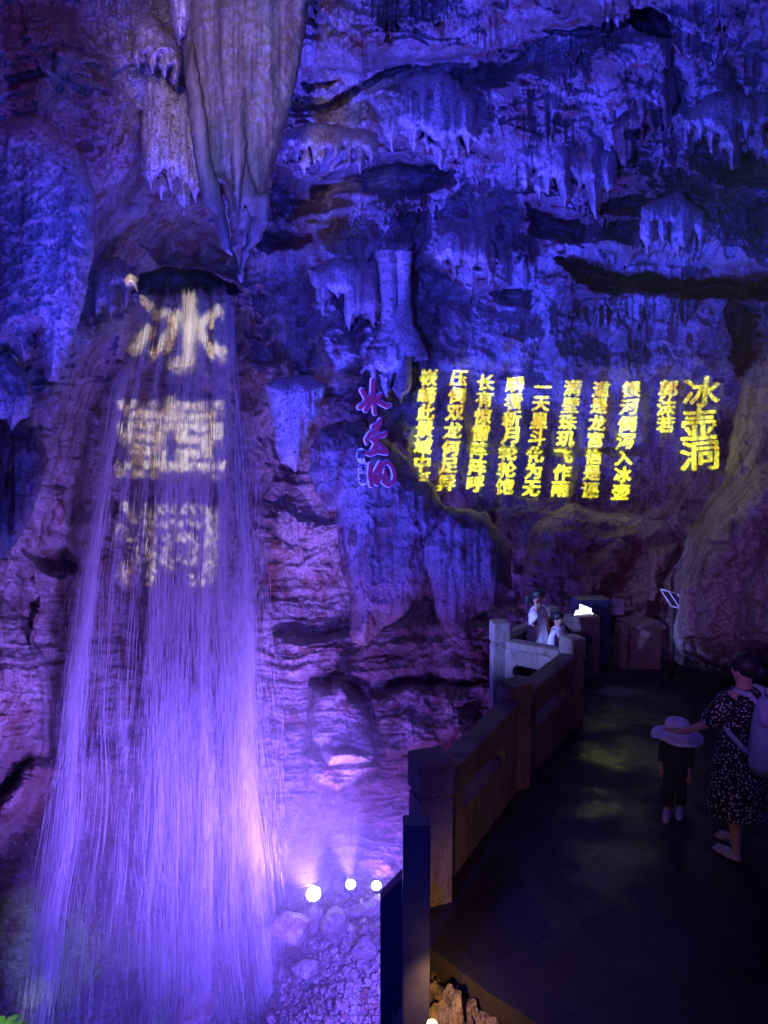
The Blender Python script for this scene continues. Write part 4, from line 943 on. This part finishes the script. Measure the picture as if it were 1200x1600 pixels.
# woman with the backpack, facing left, away
M_FLORAL, nt, b = nodes('white_sprigged_black_cloth')
tc = N(nt, 'ShaderNodeTexCoord'); vo = N(nt, 'ShaderNodeTexVoronoi', i_Scale=46.0); nt.links.new(tc.outputs['Object'], vo.inputs[0])
nt.links.new(ramp(nt, vo.outputs['Distance'], [(.26, (.72, .72, .72)), (.36, (.012, .012, .016))]), b.inputs['Base Color']); b.inputs['Roughness'].default_value = .85
H = 1.63; wp = Vector((2.79, 5.12, 0)); rz = R(-152)
J, E, Rd = skeleton(H, ((-.145, .0, .64), (-.12, -.11, .60), (.2, -.8, .1)), ((.15, -.06, .66), (.17, -.20, .565), (.1, -1, -.1)), stride=.035, wide=1.1)
wm = skin_person('person', J, E, Rd, M_SKIN, 'woman in a sprigged dark dress carrying a pale backpack', wp, rz); hair(wm, H); face_details(wm, H)
blobm = tubes_obj('hair_bun', [([(0, .06*H, .93*H), (0, .085*H, .925*H), (0, .10*H, .92*H)], [.02*H, .03*H, .015*H], 12)], M_HAIR, wm)
loft('dress', [(0, .0, .832*H, .045*H, .04*H), (0, 0, .81*H, .11*H, .06*H), (0, 0, .75*H, .12*H, .085*H), (0, 0, .62*H, .105*H, .082*H), (0, 0, .52*H, .128*H, .10*H), (0, 0, .38*H, .14*H, .115*H), (0, 0, .22*H, .155*H, .13*H)], M_FLORAL, wm, folds=.06, seed=2, cap=(False, False))
for s, el in ((-1, (-.145, .0, .64)), (1, (.15, -.06, .66))):
    tubes_obj('sleeve', [([(s*.09*H, 0, .80*H), ((s*.11+el[0])/2*H, el[1]*.4*H, .74*H), (el[0]*H, el[1]*H, el[2]*H)], [.042*H, .047*H, .054*H], 14)], M_FLORAL, wm)
for s in (-1, 1):
    y = .035*s
    loft('shoe', [(s*.055*H, (y-.085)*H, .004, .024*H, .030*H), (s*.055*H, (y-.04)*H, .012, .030*H, .072*H), (s*.055*H, (y-.035)*H, .05, .026*H, .062*H), (s*.055*H, (y-.005)*H, .075, .022*H, .030*H)], M_LENSW, wm, n=20)
bpk = thing('backpack', 'pale blue canvas backpack worn on the back of the woman', 'backpack', wp, rz)
loft('body', [(.02, .19, 1.34, .05, .03), (.02, .21, 1.30, .11, .07), (.02, .235, 1.15, .16, .11), (.02, .25, .98, .19, .13), (.02, .245, .84, .18, .12), (.02, .22, .76, .10, .07)], M_PACK, bpk, folds=.02, seed=5)
loft('front_pocket', [(.02, .33, 1.12, .08, .03), (.02, .35, 1.05, .12, .05), (.02, .365, .93, .13, .06), (.02, .35, .85, .10, .04)], M_PACK, bpk, n=24)
tubes_obj('zip', [([(-.10, .345, 1.09), (-.13, .375, .98), (-.09, .40, .90), (.04, .415, .87), (.14, .40, .93), (.15, .37, 1.03), (.11, .345, 1.10)], .006, 6)], M_DARKC, bpk)
tubes_obj('carry_loop', [([(-.03, .20, 1.33), (-.03, .19, 1.40), (.06, .19, 1.40), (.06, .20, 1.33)], .010, 6)], M_PACK, bpk)
loft('flap', [(.02, .22, 1.345, .09, .06), (.02, .245, 1.29, .135, .085), (.02, .275, 1.20, .165, .105), (.02, .29, 1.165, .15, .10)], M_PACK, bpk, folds=.03, seed=9)
for s in (-1, 1):
    tubes_obj('strap', [([(s*.09, .20, 1.28), (s*.10, .12, 1.345), (s*.11, .02, 1.345), (s*.12, -.115, 1.26), (s*.14, -.125, 1.14), (s*.175, .02, 1.02), (s*.15, .16, .92)], .022, 8)], M_PACK, bpk)
# toddler in a wide white sun hat, in front of her
H = .86; tp_ = Vector((2.53, 5.66, 0)); rz = R(-30)
J, E, Rd = skeleton(H, ((-.13, .0, .64), (-.13, -.05, .50), (0, -.15, -1)), ((.13, 0, .64), (.13, -.05, .5), (0, -.15, -1)), stride=.06)
td = skin_person('person', J, E, Rd, M_SKIN, 'toddler in dark clothes under a wide white sun hat', tp_, rz); hair(td, H); face_details(td, H)
loft('shirt', [(0, 0, .83*H, .05*H, .045*H), (0, 0, .80*H, .115*H, .07*H), (0, 0, .6*H, .12*H, .09*H), (0, 0, .5*H, .125*H, .095*H)], M_DARKC, td, cap=(False, False))
for s in (-1, 1):
    y = .06*s
    tubes_obj('sleeve', [([(s*.085*H, 0, .80*H), (s*.115*H, 0, .72*H), (s*.13*H, -.01*H, .64*H), (s*.13*H, -.035*H, .56*H)], [.045*H, .045*H, .04*H, .034*H], 12)], M_DARKC, td)
    tubes_obj('trouser_leg', [([(s*.05*H, 0, .53*H), (s*.05*H, y*.5*H, .30*H), (s*.054*H, y*H, .12*H)], [.07*H, .058*H, .045*H], 14)], M_DARKC, td)
    loft('shoe', [(s*.055*H, (y-.09)*H, .004, .034*H, .05*H), (s*.055*H, (y-.05)*H, .012, .042*H, .09*H), (s*.055*H, (y-.04)*H, .05, .038*H, .075*H), (s*.055*H, (y)*H, .075, .03*H, .04*H)], M_LENSW, td, n=20)
ht = thing('sun_hat', 'wide brimmed white sun hat on the toddler in dark clothes', 'hat', tp_+Vector((0, 0, 0)), rz)
n = 40; prof = [(.212, .782), (.206, .79), (.16, .81), (.118, .828), (.10, .84), (.102, .87), (.098, .905), (.085, .925), (.05, .935), (.0005, .938)]
Vs = []; Fs = []
for r, z in prof:
    for k in range(n):
        a = 2*math.pi*k/n; d = .012*math.sin(a*3+1)+.008*math.sin(a*5) if r > .14 else 0
        Vs.append((r*math.cos(a), r*math.sin(a), z-.06+d))
for i in range(len(prof)-1):
    for k in range(n): Fs.append((i*n+k, i*n+(k+1) % n, (i+1)*n+(k+1) % n, (i+1)*n+k))
o = link('crown', mk_mesh('crown', Vs, Fs), M_WHITE, ht)
sm = o.modifiers.new('t', 'SOLIDIFY'); sm.thickness = .004
Vs = []; Fs = []
for z in (.782, .795):
    for k in range(n): Vs.append((.107*math.cos(2*math.pi*k/n), .107*math.sin(2*math.pi*k/n), z))
for k in range(n): Fs.append((k, (k+1) % n, n+(k+1) % n, n+k))
o = link('hat_band', mk_mesh('hat_band', Vs, Fs), plain('grey_band', (.35, .35, .38), .8), ht)

# ------------------------------------------------------------------ fern lit green at the lower left corner
M_FERN = plain('fern_green', (.12, .28, .04), .5)
fc = Wv(4, 1612, 10.2); Vs = []; Fs = []; rf = random.Random(8)
ft = thing('fern', 'small bright green fern at the foot of the cave wall', 'fern', fc)
for q in range(11):
    a = rf.uniform(-.6, 3.6); ln = rf.uniform(.3, .5); Vs = []; Fs = []
    px = Vector((0, 0, 0))
    for s_ in range(16):
        f = s_/15; p = Vector((math.cos(a)*ln*f, math.sin(a)*ln*f*.6, ln*(.9*f-.8*f*f)))
        for sd in (-1, 1):
            l = .09*math.sin(math.pi*min(1, f*.9+.1)); d = Vector((-math.sin(a), math.cos(a), -.2))*sd*l+Vector((math.cos(a), math.sin(a), 0))*l*.4
            e = Vector((math.cos(a), math.sin(a), .2))*.012; k = len(Vs)
            Vs += [tuple(p-e), tuple(p+d*.5-e*1.2), tuple(p+d), tuple(p+d*.5+e*1.2), tuple(p+e)]; Fs.append((k, k+1, k+2, k+3, k+4))
    link('frond', mk_mesh('frond', Vs, Fs, False), M_FERN, ft)
blob('rock', fc+Vector((0, .1, -.3)), (.45, .4, .3), M_WET, 33, 4, .3, 1.6, label='wet rock carrying the bright green fern', category='rock')
spot('fern_beam', fc+Vector((-.5, -1.2, .8)), fc, (.75, 1, .25), 130, 45, .8, .05)
spot('fern_beam', fc+Vector((-1.8, .2, -.2)), Wv(60, 1480, 13.5), (.6, .85, .6), 160, 50, .9, .05)

# ------------------------------------------------------------------ spray-laden air
import bmesh
M_HAZE = bpy.data.materials.new('damp_air'); M_HAZE.use_nodes = True; nt = M_HAZE.node_tree
nt.nodes.remove(nt.nodes['Principled BSDF'])
pv = nt.nodes.new('ShaderNodeVolumePrincipled'); pv.inputs['Color'].default_value = (.9, .92, 1, 1); pv.inputs['Density'].default_value = .0005; pv.inputs['Anisotropy'].default_value = .2
nt.links.new(pv.outputs[0], nt.nodes['Material Output'].inputs['Volume'])
lo = P.min(0)-1.2; hi = P.max(0)+1.2; lo[1] = -6
c = (lo+hi)/2; s = hi-lo
bm_obj('haze', boxv(*c, *s, 0, 0), M_HAZE, kind='stuff', label='damp spray-laden cave air', category='haze')

# spray: mist at the foot of the fall, a veil round the falling water, added mist imitating glare by the floodlights
def mist(label, loc, scale, dens, rot=(0, 0, 0)):
    bm = bmesh.new(); bmesh.ops.create_uvsphere(bm, u_segments=32, v_segments=20, radius=1)
    me = bpy.data.meshes.new('mist'); bm.to_mesh(me); bm.free()
    m = bpy.data.materials.new('mist'); m.use_nodes = True; nt = m.node_tree
    nt.nodes.remove(nt.nodes['Principled BSDF'])
    pv = nt.nodes.new('ShaderNodeVolumePrincipled'); pv.inputs['Color'].default_value = (.9, .92, 1, 1); pv.inputs['Density'].default_value = dens
    nt.links.new(pv.outputs[0], nt.nodes['Material Output'].inputs['Volume'])
    o = link('mist', me, m, kind='stuff', label=label, category='mist'); o.location = loc; o.scale = scale; o.rotation_euler = rot
mist('fine mist hanging round the foot of the waterfall', (-2.2, 10.6, -5.2), (4.0, 2.4, 4.7), .06)
mist('thin veil of spray around the falling water', W(285, 1020, 12.4), (1.75, .8, 6.5), .07, (R(-14), 0, 0))
mist('added mist giving the floodlights a halo', (-.75, 10.75, -3.6), (1.5, .8, .95), .08)
